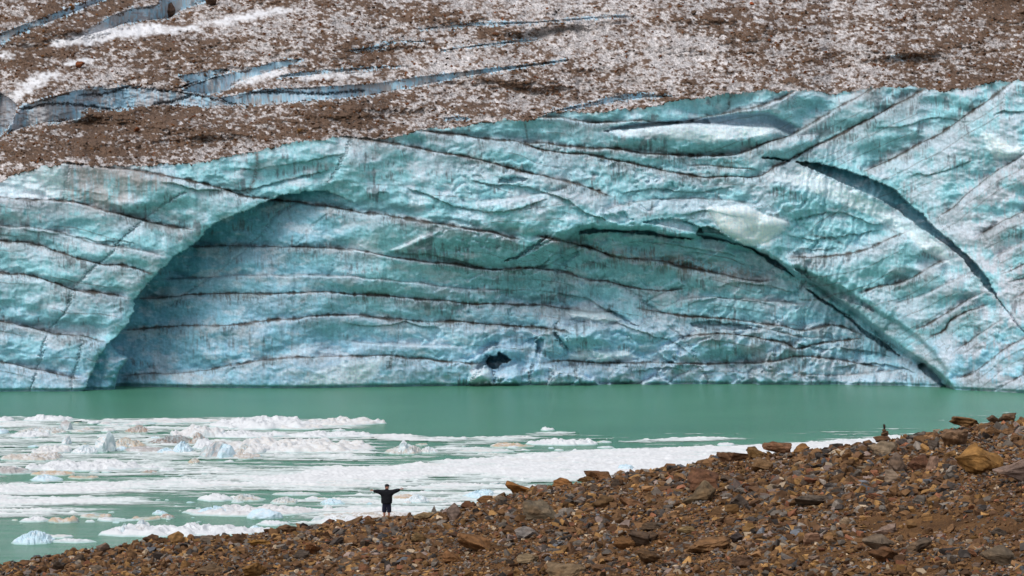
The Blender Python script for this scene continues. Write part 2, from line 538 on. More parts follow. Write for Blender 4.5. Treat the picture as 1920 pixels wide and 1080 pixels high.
# bulging plates that stand proud of the wall: (polygon, metres, round)
PLATES = [
    ([(1327, 390), (1396, 383), (1435, 404), (1483, 418), (1463, 439), (1428, 457), (1386, 455), (1350, 430)], 0.55, 5),
    ([(1140, 243), (1210, 240), (1280, 232), (1340, 235), (1453, 237), (1477, 255), (1430, 270), (1387, 285), (1280, 288), (1150, 275)], 0.9, 16),
    ([(1430, 270), (1500, 254), (1537, 252), (1530, 272), (1480, 298), (1430, 292)], 0.9, 8),
    ([(880, 700), (895, 690), (908, 683), (922, 694), (926, 722), (874, 722)], 2.0, 10),
    ([(925, 704), (945, 690), (970, 682), (978, 705), (975, 722), (926, 722)], 1.6, 10),
    ([(1064, 588), (1090, 578), (1135, 583), (1165, 600), (1130, 610), (1075, 598)], 0.9, 7),
    ([(1062, 612), (1100, 602), (1140, 612), (1150, 650), (1080, 660), (1058, 640)], 1.0, 10),
    ([(1068, 664), (1100, 656), (1180, 660), (1200, 672), (1140, 680), (1075, 676)], 0.8, 7),
    ([(730, 470), (780, 448), (825, 432), (815, 446), (780, 462), (740, 475)], 0.5, 6),
    ([(1030, 690), (1100, 684), (1180, 690), (1190, 716), (1120, 725), (1030, 724)], 0.7, 10),
    ([(1850, 250), (1875, 252), (1890, 274), (1920, 276), (1905, 295), (1870, 300)], 0.4, 10),
]
white = np.zeros(SH)
for poly, A, rd in PLATES:
    mk = polymask(poly, U, V)
    d = polydist(poly + poly[:1], U, V)
    Y -= np.where(mk, A * (1 - np.exp(-d / rd)) + 0.25 * A, 0)
for poly, val in [
    (PLATES[0][0], 1.0),
    ([(1140, 243), (1210, 238), (1280, 232), (1340, 235), (1453, 237), (1470, 250), (1400, 260), (1340, 265), (1280, 263), (1180, 258)], 0.6),
    ([(1485, 305), (1530, 325), (1600, 358), (1650, 384), (1720, 430), (1765, 462), (1800, 500), (1780, 496), (1730, 468), (1700, 440), (1655, 420), (1620, 395), (1580, 372), (1540, 352), (1500, 325)], 0.6),
    ([(1838, 245), (1870, 255), (1895, 275), (1925, 272), (1925, 285), (1880, 300), (1855, 285)], 0.7),
    ([(1064, 588), (1090, 578), (1135, 583), (1165, 600), (1130, 605), (1075, 596)], 0.6),
    ([(1068, 668), (1100, 658), (1180, 662), (1200, 672), (1140, 678), (1075, 676)], 0.6),
    ([(890, 692), (908, 684), (922, 694), (924, 720), (880, 720)], 0.5),
    ([(735, 470), (780, 449), (822, 434), (808, 446), (780, 460), (745, 472)], 0.7),
    ([(1440, 330), (1500, 322), (1560, 350), (1620, 380), (1690, 410), (1690, 425), (1620, 400), (1560, 372), (1480, 345)], 0.55),
    ([(0, 316), (80, 310), (128, 306), (118, 372), (60, 374), (0, 366), (-220, 340), (-220, 390)], 0.55),
    ([(640, 470), (700, 440), (720, 430), (700, 470)], 0.25),
    ([(600, 690), (640, 675), (740, 672), (700, 700), (680, 722), (560, 722)], 0.4),
]:
    white = np.maximum(white, blur(polymask(poly, U + 3 * speck + 4 * blotch, V + 2 * speck + 2 * blotch).astype(float), 1.2, 1.0) * val)

wsm = blur(polymask(PLATES[0][0], U, V).astype(float), 3, 3)
# vertical fractures
CRACKS = [
    ([(347, 360), (310, 381), (271, 411), (239, 439), (225, 451), (211, 473), (183, 494), (155, 522), (135, 541), (130, 571), (116, 592), (91, 622), (81, 649), (70, 691), (56, 735)], 2.2, 0.75, 0.6),
    ([(155, 631), (151, 659), (137, 705), (135, 730)], 2.2, 0.8, 0.4),
    ([(655, 262), (650, 285), (640, 300), (628, 325), (612, 346)], 2.6, 1.0, 0.5),
    ([(130, 308), (124, 340), (120, 372)], 2.5, 0.3, 0.3),
    ([(560, 380), (520, 400), (490, 440), (462, 466), (440, 486), (395, 520), (350, 550), (318, 575)], 2.2, 0.6, 0.5),
    ([(640, 385), (590, 420), (565, 450), (540, 470)], 2.0, 0.4, 0.3),
    ([(470, 395), (455, 430), (430, 470), (400, 520)], 1.8, 0.4, 0.2),
    ([(640, 470), (620, 510), (600, 545)], 1.6, 0.35, 0.2),
    ([(1200, 545), (1245, 575), (1300, 545), (1290, 536)], 1.8, 0.5, 0.3),
    ([(1148, 530), (1190, 555), (1225, 582), (1240, 600)], 1.8, 0.6, 0.3),
    ([(1180, 590), (1240, 625), (1300, 660)], 2, 0.5, 0.3),
    ([(800, 350), (850, 362), (905, 360), (950, 342)], 1.6, 0.3, 0.2),
    ([(1620, 622), (1660, 648), (1700, 676)], 2, 0.6, 0.4),
    ([(440, 690), (420, 705), (436, 722)], 2, 0.5, 0.3),
    ([(740, 605), (752, 630), (738, 660), (728, 690)], 2.0, 0.35, 0.3),
    ([(876, 726), (890, 706), (904, 694), (916, 688)], 2.2, 0.8, 0.8),
    ([(926, 726), (928, 708), (920, 694)], 2.2, 0.8, 0.8),
    ([(990, 726), (995, 700), (1000, 684)], 2.2, 0.7, 0.7),
    ([(1031, 728), (1034, 706), (1037, 688)], 2.2, 0.7, 0.8),
    ([(1085, 688), (1080, 702), (1094, 722)], 2.2, 0.6, 0.6),
    ([(1326, 726), (1323, 702), (1308, 686)], 2.2, 0.7, 0.7),
    ([(1250, 724), (1262, 708), (1292, 696)], 2.2, 0.6, 0.6),
    ([(1412, 690), (1404, 704), (1412, 716)], 2.2, 0.6, 0.5),
    ([(1062, 656), (1046, 636), (1040, 618), (1046, 604)], 2.2, 0.7, 0.8),
    ([(1066, 640), (1062, 620), (1072, 606)], 2.2, 0.5, 0.6),
    ([(1150, 526), (1172, 540), (1200, 556), (1208, 568), (1245, 590)], 2.2, 0.7, 0.6),
    ([(1208, 568), (1250, 548), (1290, 534)], 2.2, 0.6, 0.5),
    ([(1250, 610), (1280, 632), (1300, 660), (1305, 676)], 2.2, 0.5, 0.6),
    ([(1040, 446), (1000, 468), (966, 486)], 2.2, 0.8, 0.6),
    ([(1490, 700), (1530, 712), (1540, 724)], 2.2, 0.5, 0.5),
    ([(1600, 700), (1612, 712), (1608, 726)], 2.2, 0.5, 0.5),
    ([(1690, 700), (1700, 714), (1698, 728)], 2.2, 0.5, 0.5),
]
crk = np.zeros(SH)
for pts, w, k, dep in CRACKS:
    d = polydist(cr(pts), U + 2.0 * speck, V)
    g = np.exp(-(d / w) ** 2)
    if w < 2.15:
        g *= sstep(-1.6, 0.4, blotch + 0.7 * speck)
    crk = np.maximum(crk, g * k)
    Y += 0.5 * dep * g

# edges of flakes: the ice above stands proud, below it falls back
FLAKES = [
    ([(740, 475), (800, 478), (868, 490), (935, 505), (1013, 498), (1065, 478), (1105, 460)], 0.7, 12),
    ([(985, 520), (1040, 478), (1090, 462), (1130, 470), (1180, 492)], 0.7, 16),
    ([(1085, 488), (1130, 495), (1152, 512), (1156, 522)], 0.45, 8),
    ([(1016, 562), (1050, 552), (1100, 560), (1140, 580), (1180, 600)], 0.6, 9),
    ([(1275, 402), (1330, 397), (1390, 405), (1402, 418)], 0.4, 8),
    ([(1480, 415), (1560, 397), (1640, 420), (1675, 410)], 0.5, 10),
    ([(1474, 440), (1530, 450), (1600, 440), (1660, 430)], 0.4, 9),
    ([(1490, 462), (1540, 470), (1575, 462)], 0.35, 7),
    ([(1340, 540), (1380, 528), (1430, 535), (1500, 548)], 0.5, 9),
    ([(1283, 575), (1320, 562), (1400, 560), (1440, 570)], 0.4, 9),
    ([(1480, 640), (1530, 650), (1600, 655), (1680, 672)], 0.45, 8),
    ([(1160, 360), (1230, 352), (1300, 360), (1380, 350)], 0.4, 9),
    ([(880, 335), (930, 345), (1000, 352), (1060, 375), (1100, 400), (1150, 420)], 0.6, 14),
    ([(760, 350), (820, 372), (880, 392), (930, 396), (980, 388), (1030, 372)], 0.5, 14),
    ([(980, 640), (1010, 625), (1035, 630)], 0.6, 9),
    ([(1060, 600), (1100, 596), (1150, 604), (1200, 622), (1260, 640), (1300, 668)], 0.5, 8),
    ([(1180, 700), (1240, 690), (1290, 700)], 0.5, 8),
    ([(1560, 690), (1620, 680), (1690, 690), (1720, 700)], 0.5, 8),
    ([(640, 600), (700, 612), (760, 606), (830, 616)], 0.3, 12),
    ([(700, 370), (712, 360), (728, 364), (732, 376)], 0.8, 8),
    ([(1195, 452), (1260, 462), (1330, 470), (1390, 486)], 0.5, 10),
    ([(40, 430), (120, 440), (200, 452), (260, 458)], 0.25, 9),
    ([(300, 340), (380, 356), (470, 352), (560, 330), (620, 318)], 0.5, 14),
    ([(440, 320), (520, 312), (600, 296), (650, 290)], 0.4, 12),
    ([(1640, 240), (1700, 236), (1760, 222), (1820, 232)], 0.3, 10),
    ([(1700, 330), (1760, 322), (1830, 300)], 0.3, 10),
    ([(1860, 212), (1890, 208), (1930, 214)], 0.5, 9),
]
fl_ink = np.zeros(SH)
for i, (pts, A_, L_) in enumerate(FLAKES):
    pts = cr(pts)
    xs = np.array([p[0] for p in pts])
    ys = np.array([p[1] for p in pts])
    o = np.argsort(xs)
    vl = np.interp(us, xs[o], ys[o]) + 1.6 * noise((1, NC), 50, 1, 1.6, 700 + i)[0]
    fd = np.clip((us - xs.min()) / 20, 0, 1) * np.clip((xs.max() - us) / 20, 0, 1)
    bl = V - vl[None, :]
    Y += 0.7 * A_ * fd[None, :] * np.where(bl > 0, np.exp(-bl / (1.6 * L_)), 0) - 0.35 * A_ * fd[None, :] * np.where(bl <= 0, np.exp(bl / (1.3 * L_)), 0)
    fl_ink = np.maximum(fl_ink, fd[None, :] * np.exp(-(bl / 1.3) ** 2))
LOBBY = [(900, 660), (912, 640), (935, 626), (990, 622), (1016, 640), (1003, 662), (986, 692), (950, 700), (905, 694)]
ml = blur(polymask(LOBBY, U + JU, V + JV).astype(float), 3, 3)
Y += 1.2 * blur(ml, 4, 4)
# ledges of the bands
hcap = np.clip(hh, 12, 90)
Ybands = 0.33 * hcap * MPP * (t ** 1.4) + 0.05 * hcap * MPP * np.clip(1 - t / 0.18, 0, 1) ** 2
Ybands = np.where(hh < 260, Ybands, 0.0)
Ybands = blur(Ybands, 2.2, 0.7)
wob = 0.85 + 0.35 * np.clip(noise(SH, 90, 50, 2.4, 31), -1.5, 1.5)
reg_strength = interp(us, [(-220, 1.1), (250, 1.1), (400, 0.8), (1100, 0.9), (1500, 0.95), (2140, 1.0)])[None, :]
Y += Ybands * wob * reg_strength
Y += 0.25 * ink

# melt cups, plates and lumps
wx = noise(SH, 50, 40, 2.2, 41) * 9
wy = noise(SH, 50, 40, 2.2, 42) * 7
f1, f2, cid, cdx, cdy = worley(U + wx, V + wy, 30, 21, 1)
cup_m = sstep(-0.9, 0.9, noise(SH, 120, 80, 2.2, 43))
Y += 0.21 * (0.6 - np.clip(f1, 0, 1) ** 2) * (0.25 + 0.75 * cup_m)
f1, f2, cid, cdx, cdy = worley(U + wx * 0.6, V + wy * 0.6, 13, 9, 2)
Y += 0.03 * (0.6 - np.clip(f1, 0, 1) ** 2) * (1.1 - 0.6 * cup_m)
# plates that flaked off, elongated along the layering
reg = sstep(720, 900, us)[None, :] * sstep(240, 330, V) * (1 - 0.75 * sstep(1500, 1750, us)[None, :])
rot = np.radians(interp(us, [(700, 12), (1000, 8), (1300, 5), (1500, 0), (1700, -30), (1920, -34)]))[None, :]
Uw, Vw = U + wx * 1.8, V + wy * 1.8
f1, f2, cid, cdx, cdy = worley(Uw * np.cos(rot) + Vw * np.sin(rot), -Uw * np.sin(rot) + Vw * np.cos(rot), 95, 34, 3)
plate = (cid - 0.5) * 0.9 + 0.55 * cdy + 0.3 * cdx + 0.7 * np.clip(f1, 0, 1) ** 2
Y += blur(plate, 0.8, 0.8) * (0.06 + 0.45 * reg)
pe = np.clip(1 - (f2 - f1) / 0.05, 0, 1) * reg
f1, f2, cid, cdx, cdy = worley(Uw, Vw, 46, 20, 4)
Y += blur((cid - 0.5) * 0.25 + 0.25 * cdy + 0.4 * np.clip(f1, 0, 1) ** 2, 0.8, 0.8) * (0.08 + 0.35 * reg)
pe2 = np.clip(1 - (f2 - f1) / 0.07, 0, 1) * reg
blk = sstep(830, 930, us)[None, :] * sstep(1700, 1560, us)[None, :] * sstep(585, 640, V)
f1, f2, cid, cdx, cdy = worley(U + wx * 0.7, V + wy * 0.7, 84, 44, 6)
Y += blur((cid - 0.5) * 1.3 + 0.6 * cdy + 0.6 * cdx, 0.7, 0.7) * blk
pe = np.maximum(pe, np.clip(1 - (f2 - f1) / 0.06, 0, 1) * blk)
# fluted runnels
Y += 0.035 * noise(SH, 14, 70, 3.0, 45) * (0.4 + sstep(-0.2, 1, noise(SH, 100, 60, 2.2, 46)))
Y += 0.30 * noise(SH, 110, 60, 3.8, 47) + 0.02 * noise(SH, 9, 7, 2.8, 48)

Y = Y + (blur(Y, 5, 4) - Y) * wsm * 0.8
Y += 0.45 * sstep(0.4, 0.08, H + Y * (VH - V) / F)      # melt notch at the waterline
# the debris covered surface above the crest ------------------------------
icrest = np.clip(((vc0 - V0) / DV).astype(int), 0, NR - 1)
ir = np.clip(icrest + 3, 0, NR - 1)
rel_ = Y - Ymac
Yc = Ymac[icrest, np.arange(NC)] + blur(0.5 * (rel_[ir, np.arange(NC)] + rel_[np.clip(ir + 4, 0, NR - 1), np.arange(NC)])[None, :], 5, 0.1)[0]
zc = Yc * (VH - vc0) / F
S = interp(us, [(-220, 0.30), (400, 0.32), (1000, 0.34), (2140, 0.36)])
tv = (VH - V) / F
Ytop = (S * Yc - zc)[None, :] / np.clip(S[None, :] - tv, 0.12, None)
und = noise(SH, 260, 60, 2.6, 51)
und -= und.mean()
Ytop = Ytop + 1.6 * und * sstep(0, 40, vc0[None, :] - V)

# crevasses cut into the surface: the far wall of each is what shows
ice_on_top = np.zeros(SH)
snow_on_top = np.zeros(SH)


def cut(poly, depth=0.3, tone=1.0):
    """polygon of the far wall: it stands steeply below its upper edge"""
    global Ytop
    mk = polymask([(x + 0.0, y) for x, y in poly], U + 4 * jitx, V + 2.2 * speck + 1.5 * dn0)
    mg = polymask(poly, U, V)
    cols = np.where(mg.any(0))[0]
    yn = Ytop.copy()
    tops = np.array([max(np.argmax(mg[:, c]) - 1, 0) for c in cols])
    yt = Ytop[tops, cols]
    yt = blur(yt[None, :], 7, 0.1)[0] if len(cols) > 30 else yt
    for c, tp, y0 in zip(cols, tops, yt):
        r = np.where(mg[:, c])[0]
        yn[r, c] = y0 - 0.05 * (V[r, c] - V[tp, c]) * MPP + depth * 1.2
    Ytop = yn
    ice_on_top[mk] = tone
    return mk


jitx = noise(SH, 12, 8, 1.8, 52)
dn0 = noise(SH, 30, 8, 1.8, 53)
q = lambda s, ox, oy, pts: [(ox + x / s, oy + y / s) for x, y in pts]
cut(q(3, 0, 0, [(0, 190), (160, 130), (390, 45), (580, -20), (620, -10), (430, 62), (400, 75), (330, 105), (200, 155), (60, 215), (0, 262), (-300, 380), (-300, 300)]), 0.5, 0.75)
cut(q(3, 0, 0, [(450, 195), (540, 140), (640, 85), (740, 50), (890, 28), (905, -60), (1300, -120), (1180, 0), (1010, 62), (960, 102), (840, 114), (700, 132), (640, 157), (480, 200)]), 0.6, 1.0)
cut(q(3, 0, 0, [(1000, 430), (1130, 405), (1280, 385), (1180, 440), (1000, 500), (1060, 470)]), 0.2, 0.9)
cut(q(3, 0, 0, [(1180, 440), (1400, 390), (1560, 345), (1700, 330), (1650, 368), (1500, 408), (1340, 462), (1260, 520), (1160, 530), (1020, 512), (1100, 470)]), 0.4, 1.0)
cut(q(3, 0, 0, [(140, 590), (240, 560), (430, 510), (620, 500), (700, 488), (1000, 516), (1180, 548), (1300, 586), (1180, 602), (900, 592), (700, 607), (640, 622), (500, 605), (330, 690), (250, 690), (120, 720), (40, 752), (90, 640)]), 0.5, 0.55)
cut(q(3, 0, 0, [(340, 640), (490, 615), (480, 660), (330, 690)]), 0.3, 1.2)
cut([(410, 184), (467, 174), (500, 167), (560, 165), (640, 161), (707, 157), (773, 146), (840, 138), (907, 130), (973, 123), (1067, 111), (1067, 115), (973, 128), (873, 143), (827, 153), (773, 163), (707, 177), (640, 184), (560, 191), (500, 195), (433, 197)], 0.5, 1.0)
cut([(520, 143), (570, 134), (640, 130), (707, 125), (766, 123), (766, 125), (707, 128), (650, 134), (570, 142), (520, 146)], 0.3, 0.9)
cut([(783, 54), (840, 48), (893, 43), (940, 42), (1000, 41), (1080, 35), (1140, 30), (1190, 30), (1190, 33), (1140, 34), (1080, 38), (1000, 44), (900, 48), (840, 53), (783, 56)], 0.3, 0.8)
cut([(660, 93), (713, 87), (740, 76), (800, 77), (800, 79), (740, 80), (713, 91), (660, 96)], 0.3, 0.8)
cut([(826, 94), (900, 84), (960, 77), (1010, 73), (1010, 76), (960, 81), (900, 87), (826, 97)], 0.3, 0.8)
cut([(1007, 216), (1060, 203), (1107, 193), (1150, 181), (1190, 176), (1260, 180), (1260, 182), (1200, 184), (1155, 191), (1107, 200), (1050, 208)], 0.4, 0.9)
cut([(833, 221), (860, 219), (880, 222), (875, 226), (833, 226)], 0.3, 0.9)
cut([(1665, 105), (1690, 107), (1697, 113), (1680, 112), (1665, 109)], 0.2, 0.9)
cut(q(3, 0, 0, [(-400, 600), (0, 520), (60, 560), (95, 590), (70, 690), (0, 765), (-400, 1000)]), 2.5, 0.35)
for poly in ([(90, 80), (133, 70), (187, 55), (240, 48), (287, 45), (320, 50), (390, 49), (345, 60), (240, 70), (160, 83), (110, 90)],
             [(17, 182), (50, 153), (93, 130), (117, 133), (83, 157), (43, 180), (22, 193)],
             [(115, 118), (150, 111), (185, 112), (160, 120), (125, 126)],
             [(360, 45), (420, 33), (500, 20), (560, 14), (545, 22), (470, 36), (390, 47)],
             [(440, 155), (500, 135), (545, 126), (540, 134), (470, 158)],
             [(550, 145), (620, 140), (690, 134), (700, 138), (620, 147), (556, 150)],
             [(38, 88), (70, 76), (72, 82), (45, 92)],
             [(0, 98), (22, 96), (20, 108), (0, 112)]):
    mk = polymask(poly, U + 9 * jitx, V + 2 * speck + 2.0 * dn0)
    snow_on_top = np.maximum(snow_on_top, blur(mk.astype(float), 1.0, 0.8))

seam = np.zeros(SH)
for pts in ([(150, 178), (200, 176), (233, 163), (280, 166), (333, 172), (393, 182), (433, 195)], [(40, 205), (90, 195), (140, 196), (200, 206)], [(467, 174), (520, 172), (600, 176), (680, 170)],
            [(290, 196), (330, 188), (360, 178)], [(333, 166), (390, 150), (425, 132)]):
    seam = np.maximum(seam, np.exp(-(polydist(cr(pts), U + 2 * jitx, V + 1.2 * speck) / 2.2) ** 2))
Ytop += 0.6 * seam
# stones: small lumps on the surface
dn = 0.85 * noise(SH, 8.0, 4.2, 2.8, 61) + 0.48 * noise(SH, 3.5, 2.2, 2.0, 65)
dn2 = noise(SH, 34, 13, 2.0, 62)
dn3 = noise(SH, 220, 90, 2.4, 63)
Ytop += (-0.16 * dn - 0.14 * dn2) * (1 - ice_on_top.clip(0, 1))

ice_on_top = ice_on_top * (0.25 + 0.75 * sstep(-1.5, -0.5, 0.8 * dn0 + 0.5 * dn2))
blend = sstep(-1.5, 1.5, V - vc[None, :])
lipf = np.exp(-np.clip(V - vc[None, :], 0, None) / 5.0)
Yall = np.where(wallmask, Y + (np.minimum(Y, Yc[None, :]) - Y) * lipf, Ytop)

X3 = Yall * (U - 960) / F
Z3 = H + Yall * (VH - V) / F

# ---- colours
def mix(a, b, f):
    return a + (b - a) * f[..., None]


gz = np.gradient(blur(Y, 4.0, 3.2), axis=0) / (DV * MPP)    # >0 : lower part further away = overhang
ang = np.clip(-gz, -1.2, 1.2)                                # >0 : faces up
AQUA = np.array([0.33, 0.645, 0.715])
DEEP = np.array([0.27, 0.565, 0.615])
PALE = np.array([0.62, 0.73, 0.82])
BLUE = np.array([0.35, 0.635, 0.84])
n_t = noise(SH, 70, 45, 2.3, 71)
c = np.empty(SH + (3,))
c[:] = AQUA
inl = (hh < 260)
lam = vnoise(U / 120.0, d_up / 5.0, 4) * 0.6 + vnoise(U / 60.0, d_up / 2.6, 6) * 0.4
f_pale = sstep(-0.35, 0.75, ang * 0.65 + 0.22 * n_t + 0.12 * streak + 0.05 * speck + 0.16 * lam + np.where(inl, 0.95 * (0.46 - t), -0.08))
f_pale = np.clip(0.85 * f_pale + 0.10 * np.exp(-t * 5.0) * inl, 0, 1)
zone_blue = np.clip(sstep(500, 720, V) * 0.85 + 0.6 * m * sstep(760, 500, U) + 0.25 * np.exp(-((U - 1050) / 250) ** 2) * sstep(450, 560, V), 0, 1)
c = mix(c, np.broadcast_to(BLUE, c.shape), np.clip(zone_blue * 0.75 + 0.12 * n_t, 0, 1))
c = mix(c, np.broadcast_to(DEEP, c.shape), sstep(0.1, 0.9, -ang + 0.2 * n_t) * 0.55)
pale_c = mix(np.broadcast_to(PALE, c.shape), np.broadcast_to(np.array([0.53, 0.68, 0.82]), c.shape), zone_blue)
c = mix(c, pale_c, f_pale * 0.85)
# cave shade painted into the ice colour, dark teal strongest beside the arch
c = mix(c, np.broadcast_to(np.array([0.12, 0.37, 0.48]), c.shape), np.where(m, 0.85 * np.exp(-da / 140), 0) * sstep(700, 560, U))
# grey weathered crust on the left and right shoulders
crust = np.clip(sstep(330, 0, U) * sstep(480, 330, V) + 0.75 * sstep(1700, 1900, U) * sstep(150, 420, V) + 0.35 * sstep(1600, 1850, U), 0, 1)
crust_n = sstep(-0.4, 1.0, n_t + 0.5 * streak + 0.6 * ang + 0.6 * np.exp(-t * 3))
c = mix(c, np.broadcast_to(np.array([0.60, 0.61, 0.67]), c.shape), crust * crust_n * 0.8)
DIRT = np.array([0.062, 0.052, 0.043])
RUST = np.array([0.20, 0.11, 0.04])
c = mix(c, np.broadcast_to(np.array([0.24, 0.28, 0.31]), c.shape), np.clip(grime_shade * sstep(-1.0, 1.2, n_t + 0.6 * streak2), 0, 1) * 0.40)
dirt = np.clip(drip_shade * (0.25 + 1.1 * sstep(-0.2, 1.5, hair + 0.4 * streak2 + 0.4 * blotch)), 0, 1)  # also carries the shadow painted above each line
dirt = np.maximum(dirt, 0.75 * sstep(1.2, 2.8, 0.8 * streak + 0.6 * streak2 + 0.9 * blotch) * sstep(0.0, 1.4, blotch + drip_shade * 2))
cv_dirt = np.exp(-((V - 640) / 45) ** 2) * np.exp(-((U - 420) / 110) ** 2) + 0.8 * np.exp(-((V - 490) / 22) ** 2) * np.exp(-((U - 500) / 70) ** 2)
dirt = np.maximum(dirt, 0.75 * np.clip(cv_dirt, 0, 1) * sstep(0.1, 1.9, streak + 0.5 * streak2 + 0.5 * blotch))
grey = np.array([0.13, 0.15, 0.17])
c = mix(c, np.broadcast_to(grey, c.shape), np.clip(dirt, 0, 0.85))
ink_n = np.clip(ink * (1.0 + 0.25 * speck + 0.22 * noise(SH, 30, 10, 2.0, 72)), 0, 1)
c = mix(c, np.broadcast_to(DIRT, c.shape), ink_n * 0.92)
c = mix(c, np.broadcast_to(np.array([0.07, 0.14, 0.17]), c.shape), np.clip(crk * (0.8 + 0.3 * speck), 0, 1) * 0.75)
c = mix(c, np.broadcast_to(np.array([0.16, 0.30, 0.32]), c.shape), np.clip(0.5 * pe + 0.35 * pe2, 0, 1) * sstep(-0.6, 0.8, n_t + speck * 0.3))
rust = np.exp(-((V - 496 - (U - 1280) * 0.15) / 20) ** 2) * np.exp(-((U - 1310) / 150) ** 2) + 0.8 * np.exp(-((V - 462 - (U - 1100) * 0.16) / 9) ** 2) * np.exp(-((U - 1110) / 70) ** 2)
rust += 0.6 * np.exp(-((V - 700) / 12) ** 2) * np.exp(-((U - 1480) / 90) ** 2) + 0.5 * np.exp(-((V - 300) / 20) ** 2) * np.exp(-((U - 1370) / 60) ** 2)
c = mix(c, np.broadcast_to(RUST, c.shape), np.clip(rust * sstep(-0.8, 1.4, 0.6 * speck + 0.7 * streak2 + 0.8 * ink + 0.4 * n_t), 0, 1) * 0.8)
c = mix(c, np.broadcast_to(np.array([0.80, 0.88, 0.94]), c.shape), np.clip(white * (0.9 + 0.1 * n_t), 0, 1))
c = mix(c, np.broadcast_to(np.array([0.06, 0.19, 0.24]), c.shape), blur(hole.astype(float), 1.2, 1.2) * 0.6)  # inside of the openings painted dark, shade put into the colour
c = mix(c, np.broadcast_to(np.array([0.03, 0.08, 0.11]), c.shape), blur(polymask([(915, 679), (921, 667), (931, 668), (936, 661), (947, 668), (950, 676), (938, 680), (930, 688), (922, 687)], U + 2.5 * speck, V + 2.5 * streak2).astype(float), 0.8, 0.8) * 0.8)  # darkness of the small cave painted in near black
c = mix(c, np.broadcast_to(np.array([0.10, 0.30, 0.38]), c.shape), blur(crA.astype(float), 1.2, 1.2) * 0.75)  # crevasse interior painted dark teal, its shade included in the colour
c = mix(c, np.broadcast_to(np.array([0.34, 0.48, 0.60]), c.shape), mh * 0.85)
c = mix(c, np.broadcast_to(np.array([0.20, 0.30, 0.32]), c.shape), mg_ * np.clip(0.6 + 0.25 * n_t, 0, 1))  # shade under the overhang painted as a darker grey strip
c = mix(c, np.broadcast_to(np.array([0.10, 0.17, 0.18]), c.shape), fl_ink * np.clip(0.6 + 0.3 * speck, 0, 1))
c = mix(c, np.broadcast_to(np.array([0.20, 0.40, 0.54]), c.shape), ml * 0.35)
c = mix(c, np.broadcast_to(np.array([0.15, 0.33, 0.38]), c.shape), np.clip(vault_shade, 0, 1) * 0.15)  # vault shade tinted into the ice colour
# frosted grey patches
n_f = noise(SH, 46, 22, 2.0, 73)
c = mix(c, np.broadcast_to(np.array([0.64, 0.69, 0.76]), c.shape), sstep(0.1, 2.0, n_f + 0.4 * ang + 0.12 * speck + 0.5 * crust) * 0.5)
# thin secondary silt lines that follow the layer above
ph = d_up / (15.0 + 6.0 * vnoise(U / 300.0, V / 300.0, 12)) + 0.25 * vnoise(U / 90.0, d_up / 30.0, 13)
fine = np.exp(-((ph - np.round(ph)) / 0.055) ** 2) * inl * (d_up > 7) * (d_dn > 6)
fine *= sstep(0.1, 0.6, vnoise(U / 170.0 + 31.0, np.round(ph) * 3.7, 14) + 0.35 * sstep(1600, 1750, U))
c = mix(c, np.broadcast_to(np.array([0.13, 0.14, 0.14]), c.shape), fine * np.clip(0.7 + 0.3 * speck, 0, 1))
olive = np.clip(grime_shade * sstep(-0.6, 1.2, blotch + 0.5 * n_f + 0.5 * streak2), 0, 1)
c = mix(c, np.broadcast_to(np.array([0.17, 0.20, 0.17]), c.shape), olive * 0.38)
c = mix(c, np.broadcast_to(DIRT, c.shape), np.clip(1.1 * ink_n, 0, 1) * 0.85)
c = mix(c, np.broadcast_to(np.array([0.80, 0.92, 0.99]), c.shape), np.clip(white * (0.9 + 0.1 * n_t), 0, 1) * 0.9)
# laminae inside the layers
c *= (1 - 0.10 * np.clip(-lam - 0.1, 0, 1) * inl)[..., None]
# grit washed over the top edge
ed = np.exp(-np.clip(V - vc[None, :], 0, None) / 5.0)
c = mix(c, np.broadcast_to(np.array([0.42, 0.38, 0.35]), c.shape), np.clip(ed * sstep(-0.6, 1.2, speck + streak2 * 0.6), 0, 1) * 0.8)
# dirty shoulder left of the first fracture
ds = blur(polymask([(131, 308), (200, 313), (330, 334), (300, 355), (240, 380), (200, 396), (120, 376)], U, V).astype(float), 6, 4)
c = mix(c, np.broadcast_to(np.array([0.42, 0.37, 0.35]), c.shape), ds * sstep(-2.0, 1.2, streak + blotch * 0.6) * 0.7)
# near the waterline: darker and bluer
c = mix(c, np.broadcast_to(np.array([0.14, 0.40, 0.46]), c.shape), sstep(712, 734, V) * 0.35)
# speckle of grit everywhere
c *= (1 + 0.06 * speck + 0.05 * streak2)[..., None]
wall_c = np.clip(c, 0.01, 0.95)

BR = np.array([0.098, 0.058, 0.036])
BR2 = np.array([0.19, 0.128, 0.090])
SN = np.array([0.46, 0.425, 0.415])
dens = np.zeros(SH)
dens += 1.35 * np.exp(-((U - 180) / 380) ** 2) * sstep(150, 220, V)
dens += 1.1 * sstep(520, 100, U) * sstep(210, 0, V)
dens += 0.9 * sstep(1560, 1900, U)
dens += 0.4 * np.exp(-((U - 640) / 120) ** 2) * np.exp(-((V - 210) / 40) ** 2)
dens -= 0.35 * np.exp(-((U - 1350) / 250) ** 2)
dens -= 0.25 * np.exp(-((U - 900) / 260) ** 2)
dens += 0.6 * dn3 + 0.75 * dn2
ff = sstep(-0.75, 0.95, dn + dens + 0.0)
tc = mix(np.broadcast_to(SN, c.shape), np.broadcast_to(BR2, c.shape), sstep(-1.6, 0.4, dn + dens * 0.7) * 0.55)
tc = mix(tc, np.broadcast_to(BR, c.shape), ff * 0.95)
tc = mix(tc, np.broadcast_to(np.array([0.58, 0.555, 0.55]), c.shape), sstep(0.5, 1.6, -dn - 0.5 * dens + 0.3 * dn2) * 0.55)
